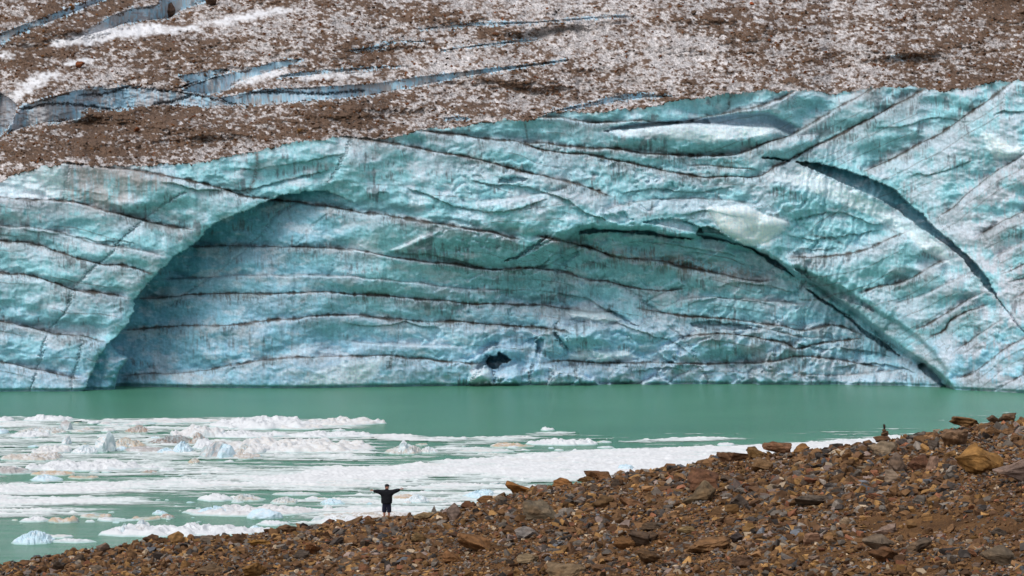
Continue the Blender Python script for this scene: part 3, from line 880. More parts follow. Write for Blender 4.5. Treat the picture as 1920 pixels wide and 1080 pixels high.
tc *= np.clip(1 + 0.26 * noise(SH, 2.4, 1.8, 1.0, 64) + 0.12 * dn2, 0.4, 1.6)[..., None]
icec = mix(np.broadcast_to(np.array([0.34, 0.54, 0.66]), c.shape), np.broadcast_to(np.array([0.58, 0.68, 0.77]), c.shape), sstep(-1, 1.6, streak2 + 0.5 * n_t))
icec = mix(icec, np.broadcast_to(np.array([0.12, 0.11, 0.11]), c.shape), sstep(0.3, 2.2, streak + 0.6 * streak2 + 0.5 * blotch) * 0.75)
icec = mix(icec, np.broadcast_to(np.array([0.40, 0.37, 0.36]), c.shape), sstep(0.0, 1.6, 0.7 * blotch + 0.6 * streak2 + 0.6 * dn2 + 0.5 * sstep(420, 150, U)) * 0.75)
icec = mix(icec, np.broadcast_to(np.array([0.42, 0.40, 0.42]), c.shape), np.clip((0.7 - ice_on_top) * 1.6, 0, 0.75) * sstep(-1, 1, n_t))
tc = mix(tc, icec, np.clip(ice_on_top * 3, 0, 1))
tc = mix(tc, np.broadcast_to(np.array([0.05, 0.05, 0.055]), c.shape), seam * 0.85)
tc = mix(tc, np.broadcast_to(np.array([0.76, 0.76, 0.78]), c.shape), np.clip(snow_on_top * (0.95 + 0.25 * dn), 0, 1))
top_c = np.clip(tc, 0.01, 0.9)

verts = np.stack([X3, Yall, Z3], -1).reshape(-1, 3)
fw = wallmask[:-1, :-1] | wallmask[1:, :-1] | wallmask[1:, 1:] | wallmask[:-1, 1:]
fw_all = wallmask[:-1, :-1] & wallmask[:-1, 1:]
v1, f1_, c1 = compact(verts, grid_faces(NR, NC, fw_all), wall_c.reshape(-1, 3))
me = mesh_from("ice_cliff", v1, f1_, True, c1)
link("ice_cliff", me, mat=MAT_ICE, kind="structure")
colmix = np.where(wallmask[..., None], top_c * 0.9, top_c)
v1, f1_, c1 = compact(verts, grid_faces(NR, NC, ~fw_all), colmix.reshape(-1, 3))
me = mesh_from("glacier_surface", v1, f1_, True, c1)
link("glacier_surface", me, mat=MAT_DEBRIS, kind="structure")

# ------------------------------------------------------------------ lake
def mat_water():
    k = NT("milky_lake_water")
    tc = k.n("NewGeometry")
    mp = k.n("Mapping")
    mp.inputs["Scale"].default_value = (1.0, 1.0, 1.0)
    k.l(tc.outputs["Position"], mp.inputs["Vector"])
    n1 = k.n("TexNoise", Scale=2.2, Detail=5.0, Roughness=0.65)
    k.l(mp.outputs[0], n1.inputs["Vector"])
    n2 = k.n("TexNoise", Scale=0.05, Detail=3.0)
    k.l(mp.outputs[0], n2.inputs["Vector"])
    cr_ = k.n("ValToRGB")
    cr_.color_ramp.elements[0].color = (0.072, 0.240, 0.145, 1)
    cr_.color_ramp.elements[1].color = (0.095, 0.290, 0.178, 1)
    cr_.color_ramp.elements[0].position = 0.35
    cr_.color_ramp.elements[1].position = 0.65
    k.l(n2.outputs[0], cr_.inputs[0])
    k.l(cr_.outputs[0], k.b.inputs["Base Color"])
    k.b.inputs["Roughness"].default_value = 0.2
    k.b.inputs["IOR"].default_value = 1.33
    bp = k.n("Bump", Strength=1.0, Distance=0.35)
    k.l(n1.outputs[0], bp.inputs["Height"])
    k.l(bp.outputs[0], k.b.inputs["Normal"])
    return k.m


me = bpy.data.meshes.new("lake_water")
me.from_pydata([(-120, 60, 0), (120, 60, 0), (120, 340, 0), (-120, 340, 0)], [], [(0, 1, 2, 3)])
link("lake_water", me, mat=mat_water(), kind="structure")

# ------------------------------------------------------------------ slush: a film of brash ice lying on the lake
su = np.arange(-260, 2200, 2.6)
sv = np.arange(768, 1130, 0.62)
SU, SV = np.meshgrid(su, sv)
D = np.zeros(SU.shape)


def region(poly, val, bx=14, by=2.0):
    global D
    D = D + val * blur(polymask(poly, SU, SV, True).astype(float), bx, by)


region([(-260, 786), (700, 784), (720, 890), (-260, 890)], 0.72)
region([(600, 885), (700, 877), (850, 864), (960, 856), (1050, 848), (1150, 843.5), (1280, 840), (1480, 833), (1600, 827), (1720, 812), (1760, 860), (1280, 905), (1040, 902), (900, 888), (800, 892), (690, 902), (600, 900)], 1.75, 14, 1.1)
region([(-260, 907), (0, 909), (200, 907), (480, 892), (640, 884), (650, 898), (480, 910), (300, 918), (150, 926), (-260, 928)], 0.95, 24, 2.0)
region([(-260, 932), (0, 932), (230, 935), (330, 941), (200, 948), (-260, 950)], 0.95, 24, 1.8)
region([(-260, 950), (90, 950), (260, 955), (210, 965), (120, 969), (-260, 972)], 1.0, 20, 1.6)
region([(-260, 895), (480, 885), (640, 900), (480, 935), (-260, 960)], 0.50)
region([(480, 900), (700, 890), (1000, 880), (1040, 925), (800, 968), (640, 972), (560, 935)], 0.92, 20, 3)
region([(560, 955), (760, 950), (840, 955), (700, 985), (520, 985)], 0.7, 14, 2)
region([(640, 870), (1000, 852), (900, 843), (700, 862)], 0.6, 20, 2)
region([(820, 834), (1000, 812), (1090, 806), (1092, 811), (940, 831), (850, 839)], 1.05, 10, 1)
region([(1150, 829), (1260, 822), (1370, 822), (1425, 824), (1300, 828), (1200, 831)], 1.2, 8, 0.7)
region([(700, 816), (860, 822), (850, 829), (720, 826)], 1.2, 8, 1)
region([(800, 838), (960, 838), (1000, 846), (800, 848)], 0.7, 10, 1)
region([(480, 921), (660, 925), (620, 936), (480, 933)], -0.9, 24, 1.5)
region([(400, 861), (720, 866), (700, 875), (400, 873)], -0.5, 20, 1.2)
region([(270, 937), (400, 932), (500, 938), (380, 947)], -1.0, 14, 1.2)
region([(180, 958), (480, 950), (520, 962), (480, 972), (180, 972)], -0.8, 20, 1.5)
region([(-260, 980), (420, 972), (420, 1130), (-260, 1130)], -1.6, 20, 2)
region([(0, 884), (120, 882), (140, 902), (0, 905)], -0.4, 14, 1.5)
region([(-260, 760), (0, 778), (170, 786), (400, 780), (700, 788), (720, 812), (860, 819), (960, 806), (1095, 800), (1110, 812), (1440, 812), (1700, 800), (1700, 700), (-260, 700)], -2.0, 10, 1)
st1 = noise(SU.shape, 90, 5.0, 2.2, 81)
st2 = noise(SU.shape, 34, 2.6, 1.9, 82)
st3 = noise(SU.shape, 8, 3.0, 1.6, 83)
A = D + 0.30 * st1 + 0.16 * st2 + 0.06 * st3
alpha = sstep(0.18, 1.12, A) ** 0.9
haze = 0.16 * sstep(870, 960, SV) * (0.6 + 0.4 * np.clip(st1, -1, 1)) * (SU < 1000)
alpha = np.maximum(alpha, haze)
thick = sstep(0.9, 1.6, A)
SY = F * H / (SV - VH)
SX = SY * (SU - 960) / F
gr = noise(SU.shape, 4, 2.2, 1.4, 84)
SZ = 0.012 + 0.05 * alpha + thick * (0.05 + 0.05 * st2.clip(-1, 2) + 0.025 * gr)
keep = alpha > 0.02
fk = keep[:-1, :-1] & keep[1:, :-1] & keep[1:, 1:] & keep[:-1, 1:]
scol = mix(np.broadcast_to(np.array([0.66, 0.74, 0.72]), SU.shape + (3,)), np.broadcast_to(np.array([0.755, 0.76, 0.765]), SU.shape + (3,)), thick)
tan_ = sstep(0.9, 2.2, st1 * 0.7 - st2 * 0.6) * 0.3
scol = mix(scol, np.broadcast_to(np.array([0.62, 0.58, 0.48]), scol.shape), tan_)
scol = scol * (1 + 0.035 * gr + 0.03 * st3)[..., None]
v1, f1_, c1, a1 = compact(np.stack([SX, SY, SZ], -1).reshape(-1, 3), grid_faces(*SU.shape, fk), scol.reshape(-1, 3), alpha.ravel())
k = NT("wet_slush")
at = k.n("Attribute", attribute_name="col")
k.l(at.outputs["Color"], k.b.inputs["Base Color"])
al = k.n("Attribute", attribute_name="cover")
k.l(al.outputs["Fac"], k.b.inputs["Alpha"])
k.b.inputs["Roughness"].default_value = 0.7
k.b.inputs["Specular IOR Level"].default_value = 0.25
me = mesh_from("slush_ice", v1, f1_, True, np.clip(c1, 0, 0.9), {"cover": a1})
link("slush_ice", me, mat=k.m, kind="stuff", label="streaky white film of slush ice spread over the green lake", category="slush ice")


# ------------------------------------------------------------------ ice floes
def mat_floe():
    k = NT("floe_ice")
    oi = k.n("ObjectInfo")
    g = k.n("NewGeometry")
    n1 = k.n("TexNoise", Scale=1.7, Detail=6.0, Roughness=0.65)
    k.l(g.outputs["Position"], n1.inputs["Vector"])
    rp = k.n("ValToRGB")
    rp.color_ramp.elements[0].position = 0.40
    rp.color_ramp.elements[1].position = 0.60
    bias = k.n("Math", operation='MULTIPLY_ADD')
    bias.inputs[1].default_value = 0.34
    bias.inputs[2].default_value = -0.20
    k.l(oi.outputs["Alpha"], bias.inputs[0])
    sm = k.n("Math", operation='ADD')
    k.l(n1.outputs[0], sm.inputs[0])
    k.l(bias.outputs[0], sm.inputs[1])
    k.l(sm.outputs[0], rp.inputs[0])
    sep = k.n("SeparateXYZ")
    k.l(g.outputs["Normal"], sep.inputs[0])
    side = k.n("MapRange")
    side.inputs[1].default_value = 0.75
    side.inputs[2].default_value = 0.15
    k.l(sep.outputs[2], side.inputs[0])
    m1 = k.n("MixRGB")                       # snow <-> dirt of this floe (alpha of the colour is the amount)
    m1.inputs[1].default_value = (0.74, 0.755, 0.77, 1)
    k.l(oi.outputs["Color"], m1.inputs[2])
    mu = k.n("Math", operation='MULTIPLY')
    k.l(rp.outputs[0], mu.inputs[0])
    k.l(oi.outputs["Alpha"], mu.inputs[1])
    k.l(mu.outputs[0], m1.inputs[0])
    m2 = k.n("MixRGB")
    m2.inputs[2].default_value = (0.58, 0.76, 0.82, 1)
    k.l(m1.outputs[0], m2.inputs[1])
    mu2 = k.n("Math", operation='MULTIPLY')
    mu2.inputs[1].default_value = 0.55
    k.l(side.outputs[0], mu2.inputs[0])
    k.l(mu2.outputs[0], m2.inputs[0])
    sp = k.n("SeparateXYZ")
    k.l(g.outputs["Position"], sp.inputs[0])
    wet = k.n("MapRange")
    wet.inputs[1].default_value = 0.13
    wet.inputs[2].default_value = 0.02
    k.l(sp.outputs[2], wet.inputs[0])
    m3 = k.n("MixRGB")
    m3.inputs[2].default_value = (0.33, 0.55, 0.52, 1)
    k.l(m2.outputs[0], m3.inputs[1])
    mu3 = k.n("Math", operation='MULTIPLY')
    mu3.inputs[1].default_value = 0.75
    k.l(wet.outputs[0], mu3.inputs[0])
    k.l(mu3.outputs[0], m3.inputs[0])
    k.l(m3.outputs[0], k.b.inputs["Base Color"])
    k.b.inputs["Roughness"].default_value = 0.6
    k.b.inputs["Specular IOR Level"].default_value = 0.25
    n2 = k.n("TexNoise", Scale=5.0, Detail=4.0, Roughness=0.6)
    k.l(g.outputs["Position"], n2.inputs["Vector"])
    bp = k.n("Bump", Strength=0.7, Distance=0.1)
    k.l(n2.outputs[0], bp.inputs["Height"])
    k.l(bp.outputs[0], k.b.inputs["Normal"])
    return k.m


MAT_FLOE = mat_floe()
WHITE = (0.8, 0.8, 0.8, 0.0)


def dirt_c(r, g, b, a):
    c = lin(r, g, b)
    return (c[0], c[1], c[2], a)


PALEB = (0.55, 0.74, 0.84, 0.8)
TAN = dirt_c(190, 158, 118, 0.8)
ORANGE = dirt_c(160, 110, 66, 0.85)
BROWN = dirt_c(116, 82, 56, 0.9)
DUSTY = dirt_c(178, 160, 138, 0.7)
GREY = dirt_c(168, 160, 156, 0.85)
PINK = dirt_c(205, 198, 194, 0.6)
LIGHT = dirt_c(215, 208, 200, 0.6)


def floe_mesh(name, w, dep, h, kind, seed):
    r = np.random.default_rng(seed)
    na = int(np.clip(w * 26, 36, 150))
    nr = int(np.clip(w * 9, 12, 40))
    a = np.linspace(0, 2 * math.pi, na, endpoint=False)
    rad = 1 + 0.16 * fbm2(np.cos(a) * 1.5 + seed, np.sin(a) * 1.5, seed, 4, 0.6)
    fr = np.linspace(0, 1, nr + 1)[1:]
    Fm, Am = np.meshgrid(fr, a, indexing='ij')
    R = Fm * rad[None, :]
    x, y = R * np.cos(Am) * w / 2, R * np.sin(Am) * dep / 2
    if kind == 'dome':
        top = (1 - Fm ** 2) ** 0.75
        rough, rs = 0.35, 2.2
    elif kind == 'berg':
        px, py = r.uniform(-0.4, 0.4), r.uniform(-0.2, 0.2)
        dx, dy = x / (w / 2) - px, y / (dep / 2) - py
        top = np.clip(1 - np.hypot(dx, dy * 0.8) ** 1.3 * 0.8, 0.1, 1) * (1 - Fm ** 8)
        rough, rs = 0.85, 2.6
    elif kind == 'flat':
        top = 1 - Fm ** 8
        rough, rs = 0.25, 2.0
    else:   # slab with a bumpy top
        top = (1 - Fm ** 14) * (0.62 + 0.38 * np.clip(fbm2(x * 1.1 + seed, y * 0.5, seed + 5, 3), -1, 1))
        rough, rs = 0.62, 1.5
    n = fbm2(x * rs / max(h, 0.25) * 0.55 + seed * 3, y * rs / max(h, 0.25) * 0.30, seed + 9, 5, 0.62)
    if kind in ('berg', 'slab'):
        n = 0.5 - np.abs(n) * 1.2          # ridged
    z = h * np.clip(top * (1 + rough * n), 0, 2.0)
    z = z - 0.16 * Fm ** 12 - 0.02
    pts = np.concatenate([[[0, 0, h * (1.0 if kind != 'slab' else 0.8)]], np.stack([x, y, z], -1).reshape(-1, 3)])
    pts[0, 2] = z[0].mean()
    faces = []
    for j in range(na):
        faces.append((0, 1 + j, 1 + (j + 1) % na))
    for i in range(nr - 1):
        o = 1 + i * na
        for j in range(na):
            k2 = (j + 1) % na
            faces.append((o + j, o + na + j, o + na + k2, o + k2))
    b = 1 + (nr - 1) * na
    faces.append(tuple(b + j for j in range(na))[::-1])
    me = bpy.data.meshes.new(name)
    me.from_pydata([tuple(p) for p in pts], [], faces)
    me.polygons.foreach_set("use_smooth", np.full(len(me.polygons), kind != 'berg', dtype=bool))
    me.materials.append(MAT_FLOE)
    return me


def shard_mesh(name, w, dep, h, seed, lean=0.0, flat=False):
    """broken angular block: hull, subdivided and roughened"""
    r = np.random.default_rng(seed)
    bm = bmesh.new()
    for i in range(14):
        zz = r.uniform(0, 1) ** 1.2
        s = (1 - 0.55 * zz ** 1.5) if not flat else (1 - 0.25 * zz)
        an = r.uniform(0, 2 * math.pi)
        bm.verts.new((math.cos(an) * s * w / 2 + lean * zz * w, math.sin(an) * s * dep / 2, zz * h))
    for i in range(7):
        an = i / 7 * 2 * math.pi
        bm.verts.new((math.cos(an) * w / 2, math.sin(an) * dep / 2, -0.12))
    bm.verts.new((lean * w, 0, h))
    g = bmesh.ops.convex_hull(bm, input=bm.verts)
    bmesh.ops.delete(bm, geom=list({e for e in g["geom_unused"] + g["geom_interior"] if isinstance(e, bmesh.types.BMVert)}), context='VERTS')
    bmesh.ops.subdivide_edges(bm, edges=bm.edges, cuts=3, use_grid_fill=True)
    bmesh.ops.triangulate(bm, faces=bm.faces)
    bm.normal_update()
    for v in bm.verts:
        n = float(fbm2(v.co.x * 2.2 + seed, v.co.y * 2.2 + v.co.z * 1.7, seed, 3))
        v.co += v.normal * n * 0.17 * min(w, h)
    me = bpy.data.meshes.new(name)
    bm.to_mesh(me)
    bm.free()
    me.materials.append(MAT_FLOE)
    return me


FLOES = [
    # u, v_front, width, height px, depth px, kind, colour, label
    (10, 792, 34, 10, 5, 'dome', WHITE, "low white floe at the far left edge of the ice field"),
    (90, 791, 102, 11, 5, 'dome', WHITE, "long domed white floe alone at the far left rim of the ice field"),
    (0, 815, 34, 11, 5, 'dome', PALEB, "small pale floe cut by the left edge below the far domed floe"),
    (74, 815, 98, 13, 8, 'berg', DUSTY, "dust stained white mound carrying a grey block at far left"),
    (123, 808, 25, 17, 4, 'shardflat', GREY, "grey block perched on the dust stained mound at far left"),
    (56, 822, 84, 11, 8, 'dome', WHITE, "smooth white floe in front of the dust stained mound"),
    (152, 812, 48, 9, 6, 'slab', DUSTY, "brown dusted white floe right of the grey perched block"),
    (203, 811, 30, 8, 5, 'dome', LIGHT, "small off-white lump right of the brown dusted floe"),
    (176, 796, 24, 6, 4, 'flat', WHITE, "tiny white floe at the far rim right of the domed floe"),
    (233, 800, 96, 8, 8, 'slab', PINK, "greyish flat slab at the far rim of the ice field"),
    (255, 813, 54, 13, 5, 'berg', ORANGE, "orange brown stained floe behind the muddy ridge"),
    (334, 795, 160, 8, 8, 'slab', LIGHT, "wide pale slab along the far rim of the ice field"),
    (495, 806, 205, 20, 16, 'slab', WHITE, "very large white slab on the far right rim of the ice field"),
    (640, 800, 146, 14, 12, 'slab', LIGHT, "white slab with a pointed right end, at the far rim"),
    (568, 807, 90, 10, 8, 'slab', LIGHT, "low ragged slab under the pointed far rim slab"),
    (376, 822, 102, 22, 10, 'slab', PINK, "lumpy white mound behind the brown topped block"),
    (470, 822, 150, 13, 8, 'slab', WHITE, "white slab right of the lumpy mound, second row from the far rim"),
    (618, 822, 200, 12, 10, 'slab', WHITE, "long even white slab just behind the large rough slab"),
    (560, 851, 270, 23, 20, 'slab', LIGHT, "large rough white slab with a jagged right end"),
    (470, 852, 90, 16, 10, 'slab', LIGHT, "rough white slab at the left end of the large rough slab"),
    (195, 849, 38, 35, 5, 'shard', LIGHT, "tall pointed shard of white ice standing at left"),
    (125, 835, 18, 16, 4, 'shard', LIGHT, "small upright knob of ice left of the tall pointed shard"),
    (96, 853, 76, 14, 10, 'slab', LIGHT, "low white mound left of the tall pointed shard"),
    (158, 853, 52, 15, 8, 'berg', WHITE, "heaped white floe at the foot of the tall pointed shard"),
    (56, 866, 120, 15, 10, 'slab', DUSTY, "broad dusty white floe near the left edge, mid field"),
    (248, 841, 72, 17, 7, 'berg', TAN, "tan stained floe right of the tall pointed shard"),
    (312, 834, 94, 15, 5, 'berg', BROWN, "brown muddy ridge of ice in the middle of the floes"),
    (372, 835, 40, 20, 6, 'berg', ORANGE, "brown topped block behind the white jagged heap"),
    (272, 850, 76, 10, 7, 'flat', GREY, "flat grey brown slab in front of the muddy ridge"),
    (228, 846, 26, 8, 4, 'dome', PALEB, "small pale blue lump right of the tall pointed shard"),
    (344, 850, 40, 18, 8, 'berg', PALEB, "pale blue angular floe left of the white jagged heap"),
    (384, 844, 46, 16, 8, 'shard', WHITE, "white jagged heap of ice behind the grey slanted block"),
    (396, 860, 44, 28, 7, 'shardlean', GREY, "grey slanted block leaning right among the floes"),
    (421, 861, 40, 22, 7, 'shard', PALEB, "pale pyramid of ice beside the grey slanted block"),
    (454, 853, 48, 17, 8, 'berg', DUSTY, "dusty angular floe right of the pale pyramid"),
    (463, 862, 56, 12, 8, 'slab', DUSTY, "flat dusty floe in front of the dusty angular floe"),
    (306, 852, 40, 10, 6, 'berg', PALEB, "pale blue cracked floe in front of the muddy ridge"),
    (150, 885, 215, 18, 12, 'slab', WHITE, "long clean white floe in the left middle of the ice field"),
    (22, 890, 104, 13, 8, 'slab', GREY, "grey smeared floe at the left edge, below the dusty floe"),
    (100, 893, 90, 8, 6, 'flat', TAN, "thin tan floe below the long clean white floe"),
    (86, 904, 62, 12, 8, 'dome', PALEB, "rounded pale floe in front of the thin tan floe"),
    (156, 899, 62, 7, 5, 'slab', TAN, "little tan speckled floe right of the rounded pale floe"),
    (275, 889, 42, 7, 4, 'berg', ORANGE, "brown stained sliver of ice in the middle of the left field"),
    (314, 886, 34, 8, 5, 'dome', WHITE, "small white cone right of the brown stained sliver"),
    (362, 871, 26, 11, 4, 'berg', TAN, "tan lump standing alone in front of the grey slanted block"),
    (285, 881, 28, 8, 4, 'dome', WHITE, "small white lump above the brown stained sliver"),
    (385, 890, 18, 4, 3, 'dome', WHITE, "tiny white floe below the lone tan lump"),
    (406, 941, 66, 13, 8, 'dome', WHITE, "smooth white dome behind the pinkish granular floe"),
    (467, 941, 66, 12, 7, 'berg', DUSTY, "white floe with brown spots right of the smooth dome"),
    (532, 946, 58, 12, 7, 'berg', DUSTY, "rubbly brown speckled floe left of the person"),
    (586, 940, 34, 8, 5, 'dome', WHITE, "small white floe right of the rubbly speckled floe"),
    (626, 948, 52, 11, 7, 'berg', PALEB, "low pale blue floe just left of the person"),
    (780, 945, 58, 15, 7, 'berg', WHITE, "white pyramid shaped floe right of the person"),
    (894, 936, 76, 16, 9, 'berg', PALEB, "jagged pale blue heap of ice close to the rocky crest"),
    (301, 966, 36, 8, 5, 'berg', PALEB, "small broken floe left of the pinkish granular floe"),
    (472, 969, 232, 17, 16, 'slab', PINK, "big pinkish granular floe, third from the shore at centre left"),
    (396, 966, 76, 14, 8, 'berg', PALEB, "pale blue broken edge of ice at the left of the granular floe"),
    (496, 975, 70, 18, 8, 'shard', PALEB, "pale blue wedge of ice with a sharp shaded face"),
    (64, 980, 60, 10, 6, 'dome', WHITE, "small white mound floating at the left edge of the open water"),
    (118, 982, 58, 13, 7, 'slab', TAN, "tan and white floe right of the small white mound"),
    (182, 973, 56, 10, 6, 'slab', TAN, "thin tan topped floe behind the open water at left"),
    (218, 979, 70, 10, 6, 'slab', WHITE, "flat white floe left of the tan humped floe"),
    (276, 977, 58, 12, 7, 'slab', TAN, "tan humped floe behind the long front floe"),
    (314, 974, 34, 10, 5, 'berg', ORANGE, "brown ridged chunk at the right end of the tan humped floe"),
    (356, 1008, 305, 23, 18, 'slab', WHITE, "long white floe nearest the rocky shore"),
    (263, 1000, 40, 20, 12, 'berg', PINK, "pinkish dome of ice rising from the long front floe"),
    (229, 1004, 26, 20, 6, 'berg', WHITE, "knob of ice with a dark stone at the left end of the front floe"),
    (62, 1022, 84, 22, 11, 'berg', PALEB, "lone white and blue berg in the open water at bottom left"),
    (110, 1010, 54, 7, 5, 'flat', LIGHT, "thin strip of ice behind the lone berg"),
    (134, 1019, 92, 8, 7, 'dome', WHITE, "flat white tail of ice right of the lone berg"),
    (632, 981, 104, 12, 9, 'slab', WHITE, "white slab close to the shore, left of the person"),
    (686, 977, 175, 14, 14, 'slab', DUSTY, "rough dusty slab behind the person's legs"),
    (512, 987, 68, 10, 8, 'dome', WHITE, "smooth white floe touching the front floe's right end"),
    (486, 998, 40, 11, 6, 'berg', PALEB, "pale chunk of ice beside the rocks at the right of the front floe"),
    (755, 853, 76, 17, 10, 'berg', DUSTY, "isolated dirty mound of ice with an upright flake"),
    (757, 852, 18, 26, 3, 'shard', WHITE, "upright white flake on the isolated dirty mound"),
    (808, 851, 42, 11, 6, 'berg', LIGHT, "small tan tipped floe right of the isolated dirty mound"),
    (1026, 808, 28, 7, 3, 'dome', WHITE, "tiny white dome out in the green water, farthest right one"),
    (1058, 836, 128, 12, 7, 'slab', WHITE, "long white floe at the right of the field above the white sheet"),
    (962, 840, 80, 9, 6, 'slab', TAN, "tan edged slab at the left end of the long right hand floe"),
    (1134, 831, 27, 4, 3, 'flat', WHITE, "sliver of ice just right of the long right hand floe"),
    (1135, 841, 34, 4, 3, 'flat', WHITE, "thin sliver of ice below the long right hand floe"),
    (1360, 837, 36, 6, 4, 'flat', WHITE, "pale flat floe at the upper right of the white sheet"),
    (1174, 884, 36, 12, 5, 'shard', PALEB, "pale blue brash chunk behind the crest rocks, right of centre"),
    (868, 825, 18, 6, 3, 'dome', WHITE, "tiny floe at the right tip of the thin far sheet"),
    (791, 836, 24, 4, 3, 'flat', TAN, "tiny tan floe between the far sheet and the dirty mound"),
    (905, 850, 112, 6, 6, 'flat', LIGHT, "flat thin floe lying left of the tan edged slab"),
    (760, 938, 52, 9, 8, 'flat', TAN, "flat tan floe behind the white pyramid shaped floe"),
    (822, 943, 36, 9, 7, 'dome', LIGHT, "low off-white floe right of the white pyramid"),
    (678, 947, 54, 7, 6, 'slab', LIGHT, "small off-white floe at the person's left elbow"),
    (615, 957, 22, 10, 4, 'berg', DUSTY, "small brown speckled chunk left of the person's waist"),
    (910, 944, 80, 7, 8, 'slab', WHITE, "white floe in front of the jagged pale blue heap"),
    (555, 930, 90, 6, 6, 'flat', LIGHT, "thin pale floe upper left of the person, in a green gap"),
    (708, 968, 60, 9, 6, 'slab', WHITE, "white floe right behind the person's shorts"),
    (790, 958, 80, 7, 8, 'slab', WHITE, "white floe close behind the crest to the right of the person"),
]


def place_floe(u, vf, w, hp, dp, kind, colr, label, seed, group=None, name=None):
    yf = lake_y(vf)
    yb = lake_y(vf - dp)
    y = 0.5 * (yf + yb)
    x = y * (u - 960) / F
    ww, hh_, dd = w * y / F, hp * y / F, yb - yf
    if kind == 'shard':
        me = shard_mesh("floe", ww, max(dd, ww * 0.5), hh_, seed)
    elif kind == 'shardlean':
        me = shard_mesh("floe", ww, max(dd, ww * 0.6), hh_, seed, 0.3, True)
    elif kind == 'shardflat':
        me = shard_mesh("floe", ww, max(dd, ww * 0.5), hh_, seed, 0.05, True)
    else:
        # the visible rise is crest height plus part of the depth
        hz = max(0.07, (hp - 0.45 * dp) * y / F)
        me = floe_mesh("floe", ww * 1.06, dd, hz * 1.0, kind, seed)
    nm = name or ("ice_block" if kind.startswith('shard') else "ice_floe")
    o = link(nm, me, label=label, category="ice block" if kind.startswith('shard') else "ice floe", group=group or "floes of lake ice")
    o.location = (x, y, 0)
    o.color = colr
    return o


for i, f in enumerate(FLOES):
    o = place_floe(*f, seed=40 + i)

# little brash: pieces one cannot tell apart
rb = random.Random(5)
brash_me = [shard_mesh("brash", 1.0, 0.8, 0.36, 900 + i, 0, True) for i in range(5)] + [floe_mesh("brash", 1.0, 0.9, 0.25, 'dome', 930 + i) for i in range(4)]
BR_ZONES = [((0, 690), (790, 893), 74), ((280, 700), (934, 980), 40), ((740, 1000), (905, 955), 28), ((860, 1160), (828, 848), 12), ((0, 300), (955, 984), 12)]
for (ua, ub), (va, vb), cnt in BR_ZONES:
    for _ in range(cnt):
        u, v = rb.uniform(ua, ub), rb.uniform(va, vb)
        p = PW(u, v)
        s = rb.choice([6, 8, 10, 12, 16, 22]) * p.y / F
        o = link("ice_chunk", rb.choice(brash_me), label="small loose chunk of white ice drifting between the larger floes", category="ice chunk", group="small drifting ice chunks")
        o.location = (p.x, p.y, -0.01)
        o.rotation_euler = (0, 0, rb.uniform(0, 6.28))
        o.scale = (s * rb.uniform(0.8, 1.4), s * rb.uniform(0.8, 1.3), s * rb.uniform(0.5, 1.0))
        o.color = rb.choice([WHITE, WHITE, WHITE, PALEB, LIGHT, TAN])

# ------------------------------------------------------------------ moraine ground
CR = [(-400, 1150), (-250, 1120), (0, 1064), (60, 1052), (120, 1040), (280, 1018), (400, 1010), (480, 1001), (560, 991), (640, 981), (725, 974), (800, 966), (860, 951), (900, 941), (940, 933), (985, 921), (1060, 911),
      (1110, 902), (1160, 893), (1240, 884), (1300, 872), (1350, 862), (1420, 853), (1480, 850), (1560, 845), (1640, 834), (1680, 826), (1750, 815), (1800, 803), (1850, 794), (1920, 788), (2170, 760), (2400, 740)]
gu = np.arange(-400, 2400, 6.0)
gs = np.concatenate([np.linspace(-0.42, 0, 26)[:-1], np.linspace(0, 1.0, 190), np.linspace(1.0, 1.8, 40)[1:]])
GU, GS = np.meshgrid(gu, gs)
crest_v = interp(gu, CR)
crest_y = interp(gu, [(-400, 149.5), (0, 148.5), (400, 146), (725, 144), (1000, 141), (1300, 136), (1600, 131), (1920, 126), (2400, 120)])
crest_z = H - crest_y * (crest_v - VH) / F
bot_y = interp(gu, [(-400, 134), (0, 131), (400, 118), (725, 105), (1000, 96), (1300, 87), (1600, 79), (1920, 71), (2400, 62)])
bot_z = H - bot_y * (1125 - VH) / F


def ground_arrays(u, s):
    cy, cz = np.interp(u, gu, crest_y), np.interp(u, gu, crest_z)
    by, bz = np.interp(u, gu, bot_y), np.interp(u, gu, bot_z)
    sc = np.clip(s, 0, None)
    y = cy + (by - cy) * sc
    z = cz + (bz - cz) * sc - 0.25 * np.sin(np.clip(sc, 0, 1) * math.pi)
    y = np.where(s < 0, cy - s * 40, y)
    z = np.where(s < 0, cz + s * 40 * 0.72, z)
    x = y * (u - 960) / F
    n = 0.16 * fbm2(x * 0.35, y * 0.35, 3, 3) + 0.07 * fbm2(x * 1.3, y * 1.3, 8, 4)
    return x, y, z + n * sstep(-0.02, 0.06, s)


GX, GY, GZ = ground_arrays(GU, GS)
me = mesh_from("moraine_ground", np.stack([GX, GY, GZ], -1).reshape(-1, 3), grid_faces(*GU.shape), True)
k = NT("moraine_gravel")
g = k.n("NewGeometry")
n1 = k.n("TexNoise", Scale=0.5, Detail=6.0, Roughness=0.6)
n2 = k.n("TexNoise", Scale=14.0, Detail=5.0, Roughness=0.7)
vo = k.n("TexVoronoi", Scale=11.0)
for nd in (n1, n2, vo):
    k.l(g.outputs["Position"], nd.inputs["Vector"])
r1 = k.n("ValToRGB")
r1.color_ramp.elements[0].color = (*lin(84, 60, 40), 1)
r1.color_ramp.elements[1].color = (*lin(134, 98, 62), 1)
r1.color_ramp.elements[0].position = 0.3
r1.color_ramp.elements[1].position = 0.72
k.l(n1.outputs[0], r1.inputs[0])
hsv = k.n("HueSaturation")
k.l(r1.outputs[0], hsv.inputs["Color"])
mr = k.n("MapRange")
mr.inputs[3].default_value = 0.55
mr.inputs[4].default_value = 1.35
